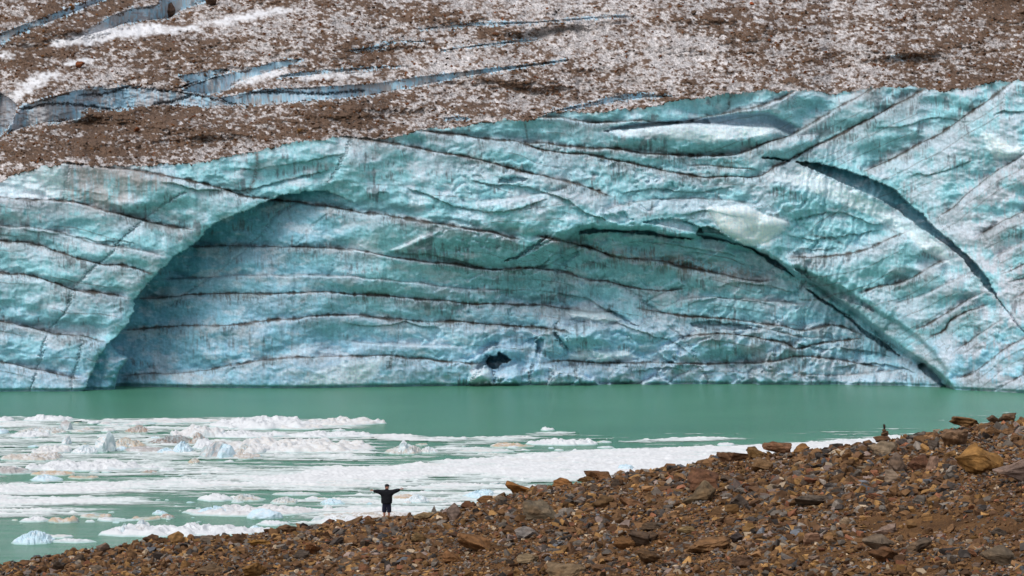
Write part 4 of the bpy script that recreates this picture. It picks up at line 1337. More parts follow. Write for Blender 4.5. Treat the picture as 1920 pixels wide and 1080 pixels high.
k.l(n2.outputs[0], mr.inputs[0])
k.l(mr.outputs[0], hsv.inputs["Value"])
k.l(hsv.outputs[0], k.b.inputs["Base Color"])
k.b.inputs["Roughness"].default_value = 0.95
k.b.inputs["Specular IOR Level"].default_value = 0.1
bp = k.n("Bump", Strength=1.0, Distance=0.06)
ad = k.n("Math", operation='SUBTRACT')
k.l(n2.outputs[0], ad.inputs[0])
k.l(vo.outputs[0], ad.inputs[1])
k.l(ad.outputs[0], bp.inputs["Height"])
k.l(bp.outputs[0], k.b.inputs["Normal"])
link("moraine_ground", me, mat=k.m, kind="structure")


def ground_at(u, v):
    """point of the ground met by the sight line (u, v); s is returned too"""
    s = np.linspace(0.0, 1.1, 500)
    x, y, z = ground_arrays(np.full(500, float(u)), s)
    vv = VH + F * (H - z) / y
    run = np.maximum.accumulate(vv)
    i = min(int(np.searchsorted(run, v)), 499)
    return Vector((x[i], y[i], z[i])), s[i]


# ------------------------------------------------------------------ rocks
def mat_rock():
    k = NT("moraine_rock")
    oi = k.n("ObjectInfo")
    tc = k.n("TexCoord")
    g = k.n("NewGeometry")
    n1 = k.n("TexNoise", Scale=3.2, Detail=7.0, Roughness=0.68)
    k.l(g.outputs["Position"], n1.inputs["Vector"])
    wv = k.n("TexWave", Scale=1.3, Distortion=6.0, Detail=3.0)
    wv.bands_direction = 'Z'
    k.l(tc.outputs["Object"], wv.inputs["Vector"])
    n3 = k.n("TexNoise", Scale=1.4, Detail=3.0)
    k.l(g.outputs["Position"], n3.inputs["Vector"])
    mr = k.n("MapRange")
    mr.inputs[1].default_value = 0.25
    mr.inputs[2].default_value = 0.75
    mr.inputs[3].default_value = 0.35
    mr.inputs[4].default_value = 1.6
    k.l(n1.outputs[0], mr.inputs[0])
    mr2 = k.n("MapRange")
    mr2.inputs[3].default_value = 0.80
    mr2.inputs[4].default_value = 1.15
    k.l(wv.outputs["Fac"], mr2.inputs[0])
    mu = k.n("Math", operation='MULTIPLY')
    k.l(mr.outputs[0], mu.inputs[0])
    k.l(mr2.outputs[0], mu.inputs[1])
    rust = k.n("MixRGB")
    rust.inputs[2].default_value = (*lin(124, 90, 56), 1)
    rr = k.n("ValToRGB")
    rr.color_ramp.elements[0].position = 0.52
    rr.color_ramp.elements[1].position = 0.70
    rr.color_ramp.elements[1].color = (0.32, 0.32, 0.32, 1)
    k.l(n3.outputs[0], rr.inputs[0])
    k.l(rr.outputs[0], rust.inputs[0])
    k.l(oi.outputs["Color"], rust.inputs[1])
    mx = k.n("VectorMath", operation='SCALE')
    k.l(rust.outputs[0], mx.inputs[0])
    k.l(mu.outputs[0], mx.inputs[3])
    k.l(mx.outputs[0], k.b.inputs["Base Color"])
    k.b.inputs["Roughness"].default_value = 0.85
    k.b.inputs["Specular IOR Level"].default_value = 0.2
    bp = k.n("Bump", Strength=0.8, Distance=0.05)
    k.l(n1.outputs[0], bp.inputs["Height"])
    k.l(bp.outputs[0], k.b.inputs["Normal"])
    return k.m


MAT_ROCK = mat_rock()


def rock_bm(seed, npts=18, sub=0, sharp=1.0, rough=0.05):
    r = np.random.default_rng(seed)
    bm = bmesh.new()
    p = r.standard_normal((npts, 3))
    p /= np.linalg.norm(p, axis=1)[:, None]
    p *= r.uniform(0.72, 1.1, (npts, 1)) * 0.62
    sh = np.array([[1, r.uniform(-.35, .35), r.uniform(-.4, .4)], [0, 1, r.uniform(-.35, .35)], [0, 0, 1]])
    p = p @ sh.T
    p -= (p.max(0) + p.min(0)) / 2
    p /= (p.max(0) - p.min(0))
    for q_ in p:
        bm.verts.new(q_)
    g = bmesh.ops.convex_hull(bm, input=bm.verts)
    bmesh.ops.delete(bm, geom=list({e for e in g["geom_unused"] + g["geom_interior"] if isinstance(e, bmesh.types.BMVert)}), context='VERTS')
    if sub:
        bmesh.ops.dissolve_limit(bm, angle_limit=math.radians(14), verts=bm.verts, edges=bm.edges)
        bmesh.ops.bevel(bm, geom=list(bm.edges), offset=0.018, segments=1, affect='EDGES', profile=0.6)
        bmesh.ops.triangulate(bm, faces=bm.faces)
        bmesh.ops.subdivide_edges(bm, edges=bm.edges, cuts=sub, use_grid_fill=True)
        bmesh.ops.triangulate(bm, faces=bm.faces)
        bm.normal_update()
        for v in bm.verts:
            n = float(fbm2(v.co.x * 3 + seed, v.co.y * 3 + v.co.z * 2.3, seed, 4, 0.6))
            st = float(vnoise(v.co.z * 9 + v.co.x * 1.5, seed * 0.37, seed + 3))
            v.co += v.normal * (n * rough + st * rough * 0.5)
    else:
        bmesh.ops.triangulate(bm, faces=bm.faces)
    return bm


def bm_mesh(name, bm, mat):
    me = bpy.data.meshes.new(name)
    bm.to_mesh(me)
    bm.free()
    if mat:
        me.materials.append(mat)
    return me


def col4(rgb):
    c = lin(*[0.97 * (0.72 * q_ + 0.28 * w_) for q_, w_ in zip(rgb, (116, 84, 54))])
    return (c[0], c[1], c[2], 1)


# the boulders one can point at: u, v of the foot, width, height (photo pixels), colour, label, landmark name
B = [
    (1319, 926, 64, 42, (98, 66, 50), "rounded red-brown boulder standing behind an olive grey block", "red-brown boulder"),
    (1309, 946, 58, 38, (96, 86, 68), "olive grey angular block leaning against the red-brown boulder", None),
    (1834, 894, 84, 56, (158, 116, 62), "largest ochre yellow boulder on the right of the slope", "big ochre boulder"),
    (1914, 910, 92, 48, (132, 116, 112), "lilac grey boulder at the right edge beside the ochre one", "lilac grey boulder"),
    (1657, 858, 52, 29, (138, 126, 108), "pale grey boulder with an ochre patch under the cairn", "pale grey boulder"),
    (1684, 890, 38, 38, (110, 98, 92), "tall grey boulder with slanted face, left of the dark red one", None),
    (1722, 886, 38, 31, (88, 58, 46), "dark red boulder between the grey and the pinkish boulders", "dark red boulder"),
    (1751, 884, 28, 26, (150, 122, 108), "pinkish slab leaning on the dark red boulder", None),
    (1675, 904, 30, 22, (140, 126, 112), "small pale block below the tall grey boulder", None),
    (1787, 843, 48, 34, (124, 100, 80), "striped brown boulder with a shaded foot, upper right", "striped brown boulder"),
    (1810, 804, 54, 21, (104, 78, 46), "long dark ochre rock on the crest at upper right", None),
    (1890, 788, 32, 16, (86, 74, 64), "dark flat topped rock, highest on the crest at right", None),
    (1864, 790, 24, 15, (92, 78, 66), "small dark rock on the crest, left of the highest one", None),
    (1751, 846, 24, 18, (82, 78, 76), "charcoal grey rock left of the striped brown boulder", None),
    (1457, 850, 58, 22, (118, 84, 64), "long tilted slab jutting over the white ice on the crest", "tilted crest slab"),
    (1378, 866, 64, 22, (106, 76, 58), "broad brown rock on the crest left of the tilted slab", None),
    (1415, 864, 34, 24, (128, 98, 58), "ochre and grey rock under the tilted crest slab", None),
    (1428, 886, 36, 24, (118, 92, 64), "brown block below the ochre and grey rock", None),
    (1501, 850, 30, 20, (134, 96, 56), "pointed ochre rock right of the tilted crest slab", None),
    (1059, 912, 36, 16, (132, 88, 48), "rusty rounded rock on the crest near the centre", None),
    (973, 927, 40, 20, (144, 94, 44), "orange brown rock on the crest, right of the person", "orange crest rock"),
    (1098, 908, 34, 14, (116, 86, 50), "flat brown rock on the crest right of the rusty one", None),
    (1118, 897, 18, 12, (70, 60, 54), "small dark pointed rock on the crest", None),
    (1122, 889, 60, 15, (112, 76, 48), "low brown hump of rock rising on the middle crest", None),
    (1012, 977, 60, 34, (108, 102, 88), "large grey slab with a flat top below the orange crest rock", "grey flat-topped slab"),
    (1132, 954, 34, 23, (84, 64, 40), "dark brown block in the middle of the slope", None),
    (1187, 954, 52, 20, (124, 88, 62), "wide brown rock with a red stone at its foot", None),
    (1386, 957, 32, 27, (66, 63, 63), "dark grey split block right of the olive grey block", None),
    (1522, 951, 60, 22, (86, 82, 78), "long low charcoal slab in the middle right", "charcoal slab"),
    (1194, 1026, 42, 30, (74, 63, 56), "dark rounded boulder low in the middle of the slope", "dark rounded boulder"),
    (1170, 1032, 34, 21, (112, 78, 46), "brown boulder touching the dark rounded boulder", None),
    (988, 1012, 44, 24, (122, 124, 128), "blue grey block with a pale flat top", "blue-grey block"),
    (897, 1037, 80, 30, (128, 90, 56), "long rusty slab sloping down to the left near the bottom", "long rusty slab"),
    (1222, 997, 36, 18, (72, 62, 52), "dark hollow faced rock above the dark rounded boulder", None),
    (1286, 1002, 34, 17, (118, 102, 70), "flat olive disc shaped rock", None),
    (1333, 1036, 76, 25, (128, 94, 62), "wide brown slab lying flat near the bottom", "wide brown slab"),
    (1382, 1018, 24, 19, (58, 58, 66), "small blue black rock above the wide brown slab", None),
    (1648, 1037, 52, 31, (104, 96, 86), "striped grey boulder with rounded top, lower right", "striped grey boulder"),
    (1658, 1060, 54, 33, (94, 64, 42), "dark rust boulder in front of the striped grey one", None),
    (1724, 1038, 48, 24, (94, 87, 79), "grey flat faced rock right of the striped grey boulder", None),
    (1872, 1062, 62, 36, (98, 91, 80), "grey layered boulder in the bottom right corner", "corner boulder"),
    (1876, 1008, 42, 20, (63, 61, 59), "charcoal jagged rock above the corner boulder", None),
    (1663, 1003, 40, 22, (140, 124, 118), "lilac grey jagged rock alone on the gravel", None),
    (1725, 950, 28, 21, (96, 97, 97), "blue grey angular rock right of the charcoal slab", None),
    (1396, 1067, 40, 26, (80, 61, 50), "dark brown block at the bottom, right of the wide brown slab", None),
    (1523, 1023, 30, 21, (154, 120, 100), "pinkish pale block lying on the gravel near the bottom", None),
    (487, 1028, 42, 16, (138, 100, 42), "flat ochre rock on the left part of the slope", "flat ochre rock"),
    (631, 1028, 30, 20, (63, 63, 67), "dark grey rock below and left of the person", None),
    (397, 1083, 44, 24, (98, 82, 64), "brown grey boulder cut by the bottom edge at left", None),
    (476, 1083, 44, 26, (124, 90, 46), "ochre brown boulder cut by the bottom edge at left", None),
    (852, 977, 28, 29, (112, 100, 97), "lilac grey rock on the crest right of the person", None),
    (876, 955, 28, 15, (90, 58, 42), "dark red-brown rock on the crest right of the person", None),
    (908, 945, 32, 17, (112, 76, 46), "brown pointed rock on the crest left of the orange one", None),
    (794, 975, 38, 14, (128, 110, 80), "tan flat rock beside the person's right foot", None),
    (786, 1018, 30, 19, (100, 82, 52), "olive brown block below the person", None),
    (296, 1053, 22, 16, (66, 64, 66), "dark grey rock on the left part of the slope", None),
    (104, 1052, 24, 12, (108, 72, 46), "brown rock on the crest near the left end", None),
    (46, 1062, 26, 12, (98, 70, 48), "brown wedge on the crest at the far left end", None),
    (357, 1014, 22, 12, (118, 80, 48), "rounded brown rock on the left part of the crest", None),
    (565, 1050, 28, 16, (68, 65, 64), "dark grey block low on the left slope", None),
    (589, 1042, 32, 21, (122, 78, 48), "red-brown wedge beside the dark grey block", None),
    (845, 1057, 40, 22, (120, 82, 50), "brown angular block below the long rusty slab", None),
    (1220, 1060, 52, 27, (82, 62, 42), "dark brown wedge at the bottom, under the dark rounded boulder", None),
    (1064, 1086, 66, 28, (122, 106, 84), "tan grey slab cut by the bottom edge near the centre", None),
    (990, 1058, 40, 17, (126, 112, 88), "pale flat stone near the bottom, right of the long rusty slab", None),
    (660, 986, 40, 14, (104, 78, 54), "low brown rock on the crest left of the person", None),
    (540, 998, 34, 13, (98, 74, 56), "flat brown rock on the crest, left of the low brown one", None),
]
landmarks = []
taken = []
for i, (u, v, w, h, rgb, label, lm) in enumerate(B):
    p, s = ground_at(u, v - 0.12 * h)
    sc = p.y / F
    me = bm_mesh("boulder", rock_bm(2000 + i, 15, 5 if w > 30 else 3, 1.0, 0.06), MAT_ROCK)
    o = link("boulder", me, label=label, category="boulder", group="boulders on the moraine")
    wm, hm = w * sc, h * sc
    o.scale = (wm * 1.1, wm * 0.85, hm * 1.2)
    o.location = (p.x, p.y + 0.05, p.z + hm * 0.40)
    o.rotation_euler = (RNG.uniform(-0.12, 0.12), RNG.uniform(-0.18, 0.18), RNG.choice([0, math.pi]) + RNG.uniform(-0.35, 0.35))
    o.color = col4(rgb)
    taken.append((u, v - h * 0.5, max(w * 0.5, h * 0.6)))
    if lm:
        landmarks.append((lm, u, v - h * 0.5))
landmarks.append(("person", 725, 960))

# cairn: flat stones piled on the crest
p0, _ = ground_at(1657, 832)
sc = p0.y / F
for i, (du, v, w, h, rgb, label) in enumerate([
    (-4, 829, 34, 12, (88, 64, 50), "dark brown base rock of the small cairn on the crest"),
    (3, 819, 18, 7, (98, 74, 56), "lower flat stone of the small cairn"),
    (2, 813, 13, 5, (86, 68, 54), "middle flat stone of the small cairn"),
    (1, 808.5, 9, 4, (92, 70, 52), "upper flat stone of the small cairn"),
    (1, 805, 5, 9, (44, 42, 44), "thin dark upright stone topping the small cairn"),
]):
    me = bm_mesh("cairn_stone", rock_bm(2300 + i, 16, 2, 1.0, 0.03), MAT_ROCK)
    o = link("cairn_stone", me, label=label, category="stone", group="stones of the cairn")
    o.scale = (w * sc, w * sc * 0.8, h * sc * 1.15)
    o.location = (p0.x + du * sc, p0.y, H - p0.y * (v - h * 0.5 - VH) / F)
    o.color = col4(rgb)
taken.append((1657, 815, 22))
landmarks.append(("cairn", 1657, 818))

# single rocks, smaller: each an object of its own
PAL = [((104, 77, 52), 36, "brown"), ((130, 98, 60), 12, "ochre"), ((100, 92, 84), 16, "grey"), ((64, 58, 54), 14, "dark grey"), ((118, 102, 94), 5, "lilac grey"),
       ((110, 72, 52), 6, "rust red"), ((86, 63, 45), 20, "dark brown"), ((150, 132, 110), 4, "pale tan"), ((88, 90, 94), 2, "blue grey")]
pw = np.array([q_[1] for q_ in PAL], float)
pw /= pw.sum()
protos = [bm_mesh("rock", rock_bm(3000 + i, 12 + i % 7, 2, 1.0, 0.04), MAT_ROCK) for i in range(18)]


def sand(u, v):
    """1 where fine gravel shows"""
    a = math.exp(-((v - 985) / 24) ** 2) * float(sstep(1500, 1680, np.array(u)))
    b = math.exp(-((v - 1042) / 16) ** 2) * math.exp(-((u - 1570) / 90) ** 2)
    c_ = math.exp(-((v - 935) / 14) ** 2) * math.exp(-((u - 1900) / 60) ** 2)
    return max(a, b, c_)


singles = []
tries = 0
while len(singles) < 228 and tries < 20000:
    tries += 1
    u = random.uniform(10, 1915)
    cv = float(np.interp(u, gu, crest_v))
    v = random.uniform(cv + 1, 1084)
    if random.random() < 0.85 * sand(u, v):
        continue
    w = 15 + 20 * random.random() ** 2.0
    if any(abs(u - a) < (w * 0.5 + r_) * 0.9 and abs(v - b) < (w * 0.35 + r_) * 0.8 for a, b, r_ in taken):
        continue
    p, s = ground_at(u, v)
    if p.y < 60 or s > 1.05:
        continue
    ci = int(RNG.choice(len(PAL), p=pw))
    asp = random.uniform(0.42, 0.9)
    o = link("rock", random.choice(protos), category="rock", group="loose rocks on the moraine")
    wm = w * p.y / F
    o.scale = (wm, wm * random.uniform(0.6, 1.0), wm * asp * 1.1)
    o.location = (p.x, p.y, p.z + wm * asp * 0.38)
    o.rotation_euler = (random.uniform(-0.3, 0.3), random.uniform(-0.35, 0.35), random.uniform(0, 6.28))
    j = random.uniform(0.8, 1.2)
    o.color = col4(tuple(min(255, c_ * j) for c_ in PAL[ci][0]))
    taken.append((u, v, w * 0.45))
    singles.append((o, u, v, w, asp, PAL[ci][2]))


def rel(du, dv):
    a = math.degrees(math.atan2(-dv * 1.6, du)) % 360
    return ["right of", "above and right of", "above", "above and left of", "left of", "below and left of", "below", "below and right of"][int((a + 22.5) // 45) % 8]


ORD = ["", "second ", "third ", "fourth ", "fifth ", "sixth ", "seventh ", "eighth ", "ninth ", "tenth "]
buck = {}
for o, u, v, w, asp, cn in singles:
    lm = min(landmarks, key=lambda q_: math.hypot(u - q_[1], 1.6 * (v - q_[2])))
    shp = "flat" if asp < 0.55 else ("chunky" if asp > 0.75 else "angular")
    size = "small" if w < 20 else "medium"
    key = (size, shp, cn, rel(u - lm[1], v - lm[2]), lm[0])
    buck.setdefault(key, []).append((math.hypot(u - lm[1], v - lm[2]), o))
for (size, shp, cn, rl, lm), lst in buck.items():
    lst.sort(key=lambda q_: q_[0])
    for i, (d, o) in enumerate(lst):
        pre = "" if len(lst) == 1 else (ORD[i] + "nearest ")
        o["label"] = f"{pre}{size} {shp} {cn} rock {rl} the {lm}"

# rubble: far too many to count
rub_p = []
for i in range(28):
    bm = rock_bm(4000 + i, 9 + i % 4, 0, 1.0)
    bm.verts.ensure_lookup_table()
    rub_p.append((np.array([v.co[:] for v in bm.verts]), np.array([[v.index for v in f.verts] for f in bm.faces])))
    bm.free()


def rot_mats(n, r, tilt):
    a = r.uniform(0, 2 * math.pi, n)
    b = r.uniform(-tilt, tilt, n)
    c_ = r.uniform(-tilt, tilt, n)
    ca, sa, cb, sb, cc, sc_ = np.cos(a), np.sin(a), np.cos(b), np.sin(b), np.cos(c_), np.sin(c_)
    z, o_ = np.zeros(n), np.ones(n)
    Rz = np.stack([np.stack([ca, -sa, z], -1), np.stack([sa, ca, z], -1), np.stack([z, z, o_], -1)], -2)
    Rx = np.stack([np.stack([o_, z, z], -1), np.stack([z, cb, -sb], -1), np.stack([z, sb, cb], -1)], -2)
    Ry = np.stack([np.stack([cc, z, sc_], -1), np.stack([z, o_, z], -1), np.stack([-sc_, z, cc], -1)], -2)
    return Rz @ Rx @ Ry


def scatter(name, pos, size, flat, cols, protos_, r, mat, tilt=0.5, **props):
    n = len(pos)
    R = rot_mats(n, r, tilt)
    which = r.integers(0, len(protos_), n)
    Vs, Fs, Cs = [], [], []
    off = 0
    for k_, (pv, pf) in enumerate(protos_):
        ids = np.where(which == k_)[0]
        if not len(ids):
            continue
        S3 = np.stack([size[ids], size[ids] * r.uniform(0.65, 1.0, len(ids)), size[ids] * flat[ids]], -1)
        vv = np.einsum('nij,nkj->nki', R[ids], pv[None] * S3[:, None, :]) + pos[ids][:, None, :]
        Vs.append(vv.reshape(-1, 3))
        Fs.append((pf[None] + (off + np.arange(len(ids)) * len(pv))[:, None, None]).reshape(-1, 3))
        Cs.append(np.repeat(cols[ids], len(pv), axis=0))
        off += len(ids) * len(pv)
    me = mesh_from(name, np.concatenate(Vs), np.concatenate(Fs), False, np.concatenate(Cs))
    return link(name, me, mat=mat, **props)


def mat_rubble():
    k = NT("rock_rubble")
    at = k.n("Attribute", attribute_name="col")
    g = k.n("NewGeometry")
    n1 = k.n("TexNoise", Scale=7.0, Detail=5.0, Roughness=0.65)
    k.l(g.outputs["Position"], n1.inputs["Vector"])
    mr = k.n("MapRange")
    mr.inputs[1].default_value = 0.25
    mr.inputs[2].default_value = 0.75
    mr.inputs[3].default_value = 0.6
    mr.inputs[4].default_value = 1.4
    k.l(n1.outputs[0], mr.inputs[0])
    mx = k.n("VectorMath", operation='SCALE')
    k.l(at.outputs["Color"], mx.inputs[0])
    k.l(mr.outputs[0], mx.inputs[3])
    k.l(mx.outputs[0], k.b.inputs["Base Color"])
    k.b.inputs["Roughness"].default_value = 0.9
    k.b.inputs["Specular IOR Level"].default_value = 0.15
    return k.m


MAT_RUB = mat_rubble()
r = np.random.default_rng(77)
N = 142000
u = r.uniform(-330, 2390, N)
s = r.uniform(-0.10, 1.12, N)
x, y, z = ground_arrays(u, s)
vv = VH + F * (H - z) / y
sd = np.maximum(np.exp(-((vv - 985) / 24) ** 2) * sstep(1500, 1680, u), np.exp(-((vv - 1042) / 16) ** 2) * np.exp(-((u - 1570) / 90) ** 2))
clump = fbm2(x * 0.5, y * 0.5, 55, 3)
keep = r.uniform(0, 1, N) > np.clip(0.55 * sd + 0.25 * (clump < -0.35), 0, 0.9)
u, s, x, y, z, vv, sd = [a[keep] for a in (u, s, x, y, z, vv, sd)]
N = len(u)
size = np.where(r.uniform(0, 1, N) < 0.74, 3.6 + 20.0 * r.uniform(0, 1, N) ** 2.1, 2.2 + 2.5 * r.uniform(0, 1, N)) * y / F * (1 - 0.55 * sd)
for bu, bv_, br in taken[:len(B)]:
    nearb = (np.abs(u - bu) < br * 1.1) & (vv > bv_ - br) & (vv < bv_ + br * 1.6)
    size = np.where(nearb, np.minimum(size, 9.0 * y / F), size)
size = size * np.interp(u, [0, 600, 1100, 1500], [0.68, 0.85, 1.05, 1.18]) * np.where(vv < np.interp(u, gu, crest_v) + 90, 1.12, 1.0)
flat = r.uniform(0.30, 0.75, N)
ci = r.choice(len(PAL), N, p=pw)
cols = 1.22 * np.array([lin(*q_[0]) for q_ in PAL])[ci] * np.where(r.uniform(0, 1, N) < 0.12, r.uniform(1.3, 1.9, N), r.uniform(0.5, 1.3, N))[:, None]
big = size > 0.1
scatter("rock_rubble", np.stack([x, y, z + size * flat * 0.22], -1), size, flat, cols, rub_p, r, MAT_RUB, 0.55,
        kind="stuff", label="brown and grey angular rubble covering the whole moraine slope", category="rubble")

# ------------------------------------------------------------------ stones lying on the glacier
gy_lut = Yall


def glacier_pt(u, v):
    i = int(np.clip((v - V0) / DV, 0, NR - 1))
    j = int(np.clip((u - U0) / DU, 0, NC - 1))
    yy = float(Yall[i, j])
    return P(u, v, yy)


for (u, v, w, h, rgb, label, seed) in [
    (319, 33, 26, 31, (92, 74, 70), "large upright purple brown boulder standing in a glacier crevasse", 1),
    (397, 10, 28, 20, (70, 58, 54), "dark boulder cut by the top edge above the crevasse", 2),
    (152, 126, 22, 12, (128, 66, 40), "rust red block on the brown debris, upper left of the glacier", 3),
    (135, 18, 12, 12, (130, 84, 44), "small orange rock lodged in the uppermost left crevasse", 4),
    (258, 246, 16, 8, (132, 72, 44), "red stone on the brown tongue above the left buttress", 5),
    (1410, 9, 10, 6, (190, 90, 50), "bright orange stone high on the right of the glacier", 6),
    (1300, 28, 14, 10, (58, 54, 54), "dark stone near the top, left of the bright orange stone", 7),
    (1519, 78, 10, 7, (78, 70, 68), "grey stone on the dirty snow, upper right", 8),
    (1630, 84, 14, 8, (84, 58, 42), "brown stone right of the grey one on dirty snow", 9),
    (385, 143, 8, 6, (50, 44, 42), "small dark stone beside the blue crevasse wall", 10),
    (930, 66, 10, 6, (104, 66, 44), "rusty stone in the middle of the debris slope", 11),
    (985, 135, 8, 6, (60, 48, 40), "dark stone just below the long blue crevasse", 12),
    (176, 226, 12, 8, (80, 78, 76), "grey stone on the brown tongue, left part", 13),
    (563, 248, 12, 8, (150, 110, 66), "ochre stone near the glacier edge above the arch", 14),
]:
    p = glacier_pt(u, v)
    sc = p.y / F
    me = bm_mesh("glacier_boulder", rock_bm(5000 + seed, 14, 2, 1.0, 0.03), MAT_ROCK)
    o = link("glacier_boulder", me, label=label, category="boulder", group="boulders on the glacier")
    o.scale = (w * sc, w * sc * 0.8, h * sc * 1.1)
    o.location = (p.x, p.y - w * sc * 0.3, p.z + h * sc * 0.4)
    o.rotation_euler = (0, RNG.uniform(-0.15, 0.15), RNG.uniform(0, 6.28) if seed != 1 else 0.4)
    o.color = col4(rgb)

# grit: stones scattered over the debris cover
r = np.random.default_rng(78)
N = 26000
u = r.uniform(-200, 2120, N)
v = r.uniform(-150, 330, N)
i = np.clip(((v - V0) / DV).astype(int), 0, NR - 1)
j = np.clip(((u - U0) / DU).astype(int), 0, NC - 1)
ok = (v < vc[j] - 2) & (ice_on_top[i, j] < 0.1) & (r.uniform(0, 1, N) < 0.25 + 0.75 * ff[i, j]) & (snow_on_top[i, j] < 0.1)
u, v, i, j = u[ok], v[ok], i[ok], j[ok]
yy = Yall[i, j]
size = (1.6 + 6.0 * r.uniform(0, 1, len(u)) ** 3.5) * yy / F
flat = r.uniform(0.5, 0.9, len(u))
cc = np.array([lin(*q_) for q_ in [(98, 66, 42), (80, 56, 40), (112, 76, 46), (80, 72, 66), (58, 48, 40), (112, 68, 42)]])[r.integers(0, 6, len(u))] * r.uniform(0.7, 1.25, len(u))[:, None]
pos = np.stack([yy * (u - 960) / F, yy - 0.05, H + yy * (VH - v) / F + size * 0.2], -1)
scatter("glacier_debris", pos, size, flat, cc, rub_p, r, MAT_RUB, 0.6, kind="stuff", label="brown stones and grit scattered over the dirty glacier surface", category="debris")

# ------------------------------------------------------------------ person
def skin_mesh(name, verts, edges, sub=2, bulk=1.0):
    """verts: (x, y, z, rx, ry); grown with a skin modifier and evaluated to a mesh"""
    me = bpy.data.meshes.new(name)
    me.from_pydata([v_[:3] for v_ in verts], edges, [])
    o = bpy.data.objects.new(name, me)
    COL.objects.link(o)
    md = o.modifiers.new("skin", 'SKIN')
    for sv_, v_ in zip(me.skin_vertices[0].data, verts):
        sv_.radius = (v_[3] * bulk, v_[4] * bulk)
        sv_.use_root = False
    me.skin_vertices[0].data[0].use_root = True
    md.use_smooth_shade = True
    sb = o.modifiers.new("sub", 'SUBSURF')
    sb.levels = sub
    sb.render_levels = sub
    dg = bpy.context.evaluated_depsgraph_get()
    out = bpy.data.meshes.new_from_object(o.evaluated_get(dg))
    bpy.data.objects.remove(o)
    bpy.data.meshes.remove(me)
    out.name = name
    return out


def plain(name, rgb, rough=0.8, bump=0.0):
    k = NT(name)
    n1 = k.n("TexNoise", Scale=9.0, Detail=4.0)
    tc = k.n("TexCoord")
    k.l(tc.outputs["Object"], n1.inputs["Vector"])
    mr = k.n("MapRange")
    mr.inputs[3].default_value = 0.75
    mr.inputs[4].default_value = 1.25
    k.l(n1.outputs[0], mr.inputs[0])
    mx = k.n("VectorMath", operation='SCALE')
    c_ = lin(*rgb)
    mx.inputs[0].default_value = (c_[0], c_[1], c_[2])
    k.l(mr.outputs[0], mx.inputs[3])
    k.l(mx.outputs[0], k.b.inputs["Base Color"])
    k.b.inputs["Roughness"].default_value = rough
    k.b.inputs["Specular IOR Level"].default_value = 0.2
    if bump:
        bp = k.n("Bump", Strength=0.6, Distance=bump)
        k.l(n1.outputs[0], bp.inputs["Height"])
        k.l(bp.outputs[0], k.b.inputs["Normal"])
    return k.m


M_SKIN = plain("skin", (176, 124, 104), 0.6)
M_JACKET = plain("black_jacket_cloth", (27, 28, 33), 0.9, 0.06)
M_SHORTS = plain("navy_shorts_cloth", (38, 40, 58), 0.9, 0.02)
M_CAP = plain("black_cap_cloth", (30, 31, 36), 0.9)
M_SHOE = plain("grey_shoe", (70, 66, 62), 0.8)
M_HAIR = plain("dark_hair", (44, 34, 28), 0.9)

pp, _ = ground_at(725, 974.5)
root = bpy.data.objects.new("person", None)
COL.objects.link(root)
root.location = (pp.x, pp.y, pp.z)
root["label"] = "person in black jacket, shorts and cap with arms spread wide, facing the lake"
root["category"] = "person"

bv, be = [], []


def bvx(x, y, z, rx, ry=None, prev=None):
    bv.append((x, y, z, rx, ry if ry is not None else rx))
    if prev is not None:
        be.append((prev, len(bv) - 1))
    return len(bv) - 1


pel = bvx(0, 0, 0.92, 0.155, 0.11)
sp = bvx(0, 0, 1.12, 0.145, 0.10, pel)
ch = bvx(0, 0, 1.34, 0.165, 0.11, sp)
nk = bvx(0, 0.01, 1.50, 0.058, 0.058, ch)
hd0 = bvx(0.005, 0.02, 1.585, 0.082, 0.088, nk)
hd1 = bvx(0.012, 0.03, 1.665, 0.094, 0.100, hd0)
hd2 = bvx(0.012, 0.03, 1.735, 0.078, 0.088, hd1)
HANDS = {}
for sgn, ze, zw in ((-1, 1.455, 1.465), (1, 1.47, 1.525)):
    sh_ = bvx(sgn * 0.19, 0, 1.43, 0.062, 0.062, ch)
    el = bvx(sgn * 0.44, -0.01, ze, 0.045, 0.045, sh_)
    wr = bvx(sgn * 0.665, 0.01, zw, 0.029, 0.024, el)
    dz = 0.01 if sgn < 0 else 0.02
    pm = bvx(sgn * 0.72, 0.01, zw + dz, 0.040, 0.017, wr)
    pk = bvx(sgn * 0.755, 0.01, zw + dz * 1.5, 0.040, 0.015, pm)
    for fi, (off, ln) in enumerate(((0.032, 0.062), (0.011, 0.078), (-0.011, 0.072), (-0.032, 0.055))):
        zz = zw + dz * 1.6 + off
        k1 = bvx(sgn * 0.775, 0.012, zz, 0.0095, 0.0095, pk)
        k2 = bvx(sgn * (0.775 + ln * 0.5), 0.018, zz + off * 0.15 + 0.004, 0.0085, 0.0085, k1)
        k3 = bvx(sgn * (0.775 + ln), 0.032, zz + off * 0.25 + 0.004, 0.0075, 0.0075, k2)
    t1 = bvx(sgn * 0.715, 0.012, zw + dz + 0.042, 0.012, 0.012, pm)
    t2 = bvx(sgn * 0.74, 0.02, zw + dz + 0.075, 0.010, 0.010, t1)
    t3 = bvx(sgn * 0.762, 0.028, zw + dz + 0.095, 0.0085, 0.0085, t2)
for sgn in (-1, 1):
    hp = bvx(sgn * 0.095, 0, 0.84, 0.095, 0.10, pel)
    kn = bvx(sgn * 0.11, 0.015, 0.49, 0.060, 0.062, hp)
    cf = bvx(sgn * 0.115, -0.015, 0.34, 0.056, 0.060, kn)
    an_ = bvx(sgn * 0.12, 0.0, 0.09, 0.036, 0.038, cf)
body_me = skin_mesh("body", bv, be, 2, 1.1)
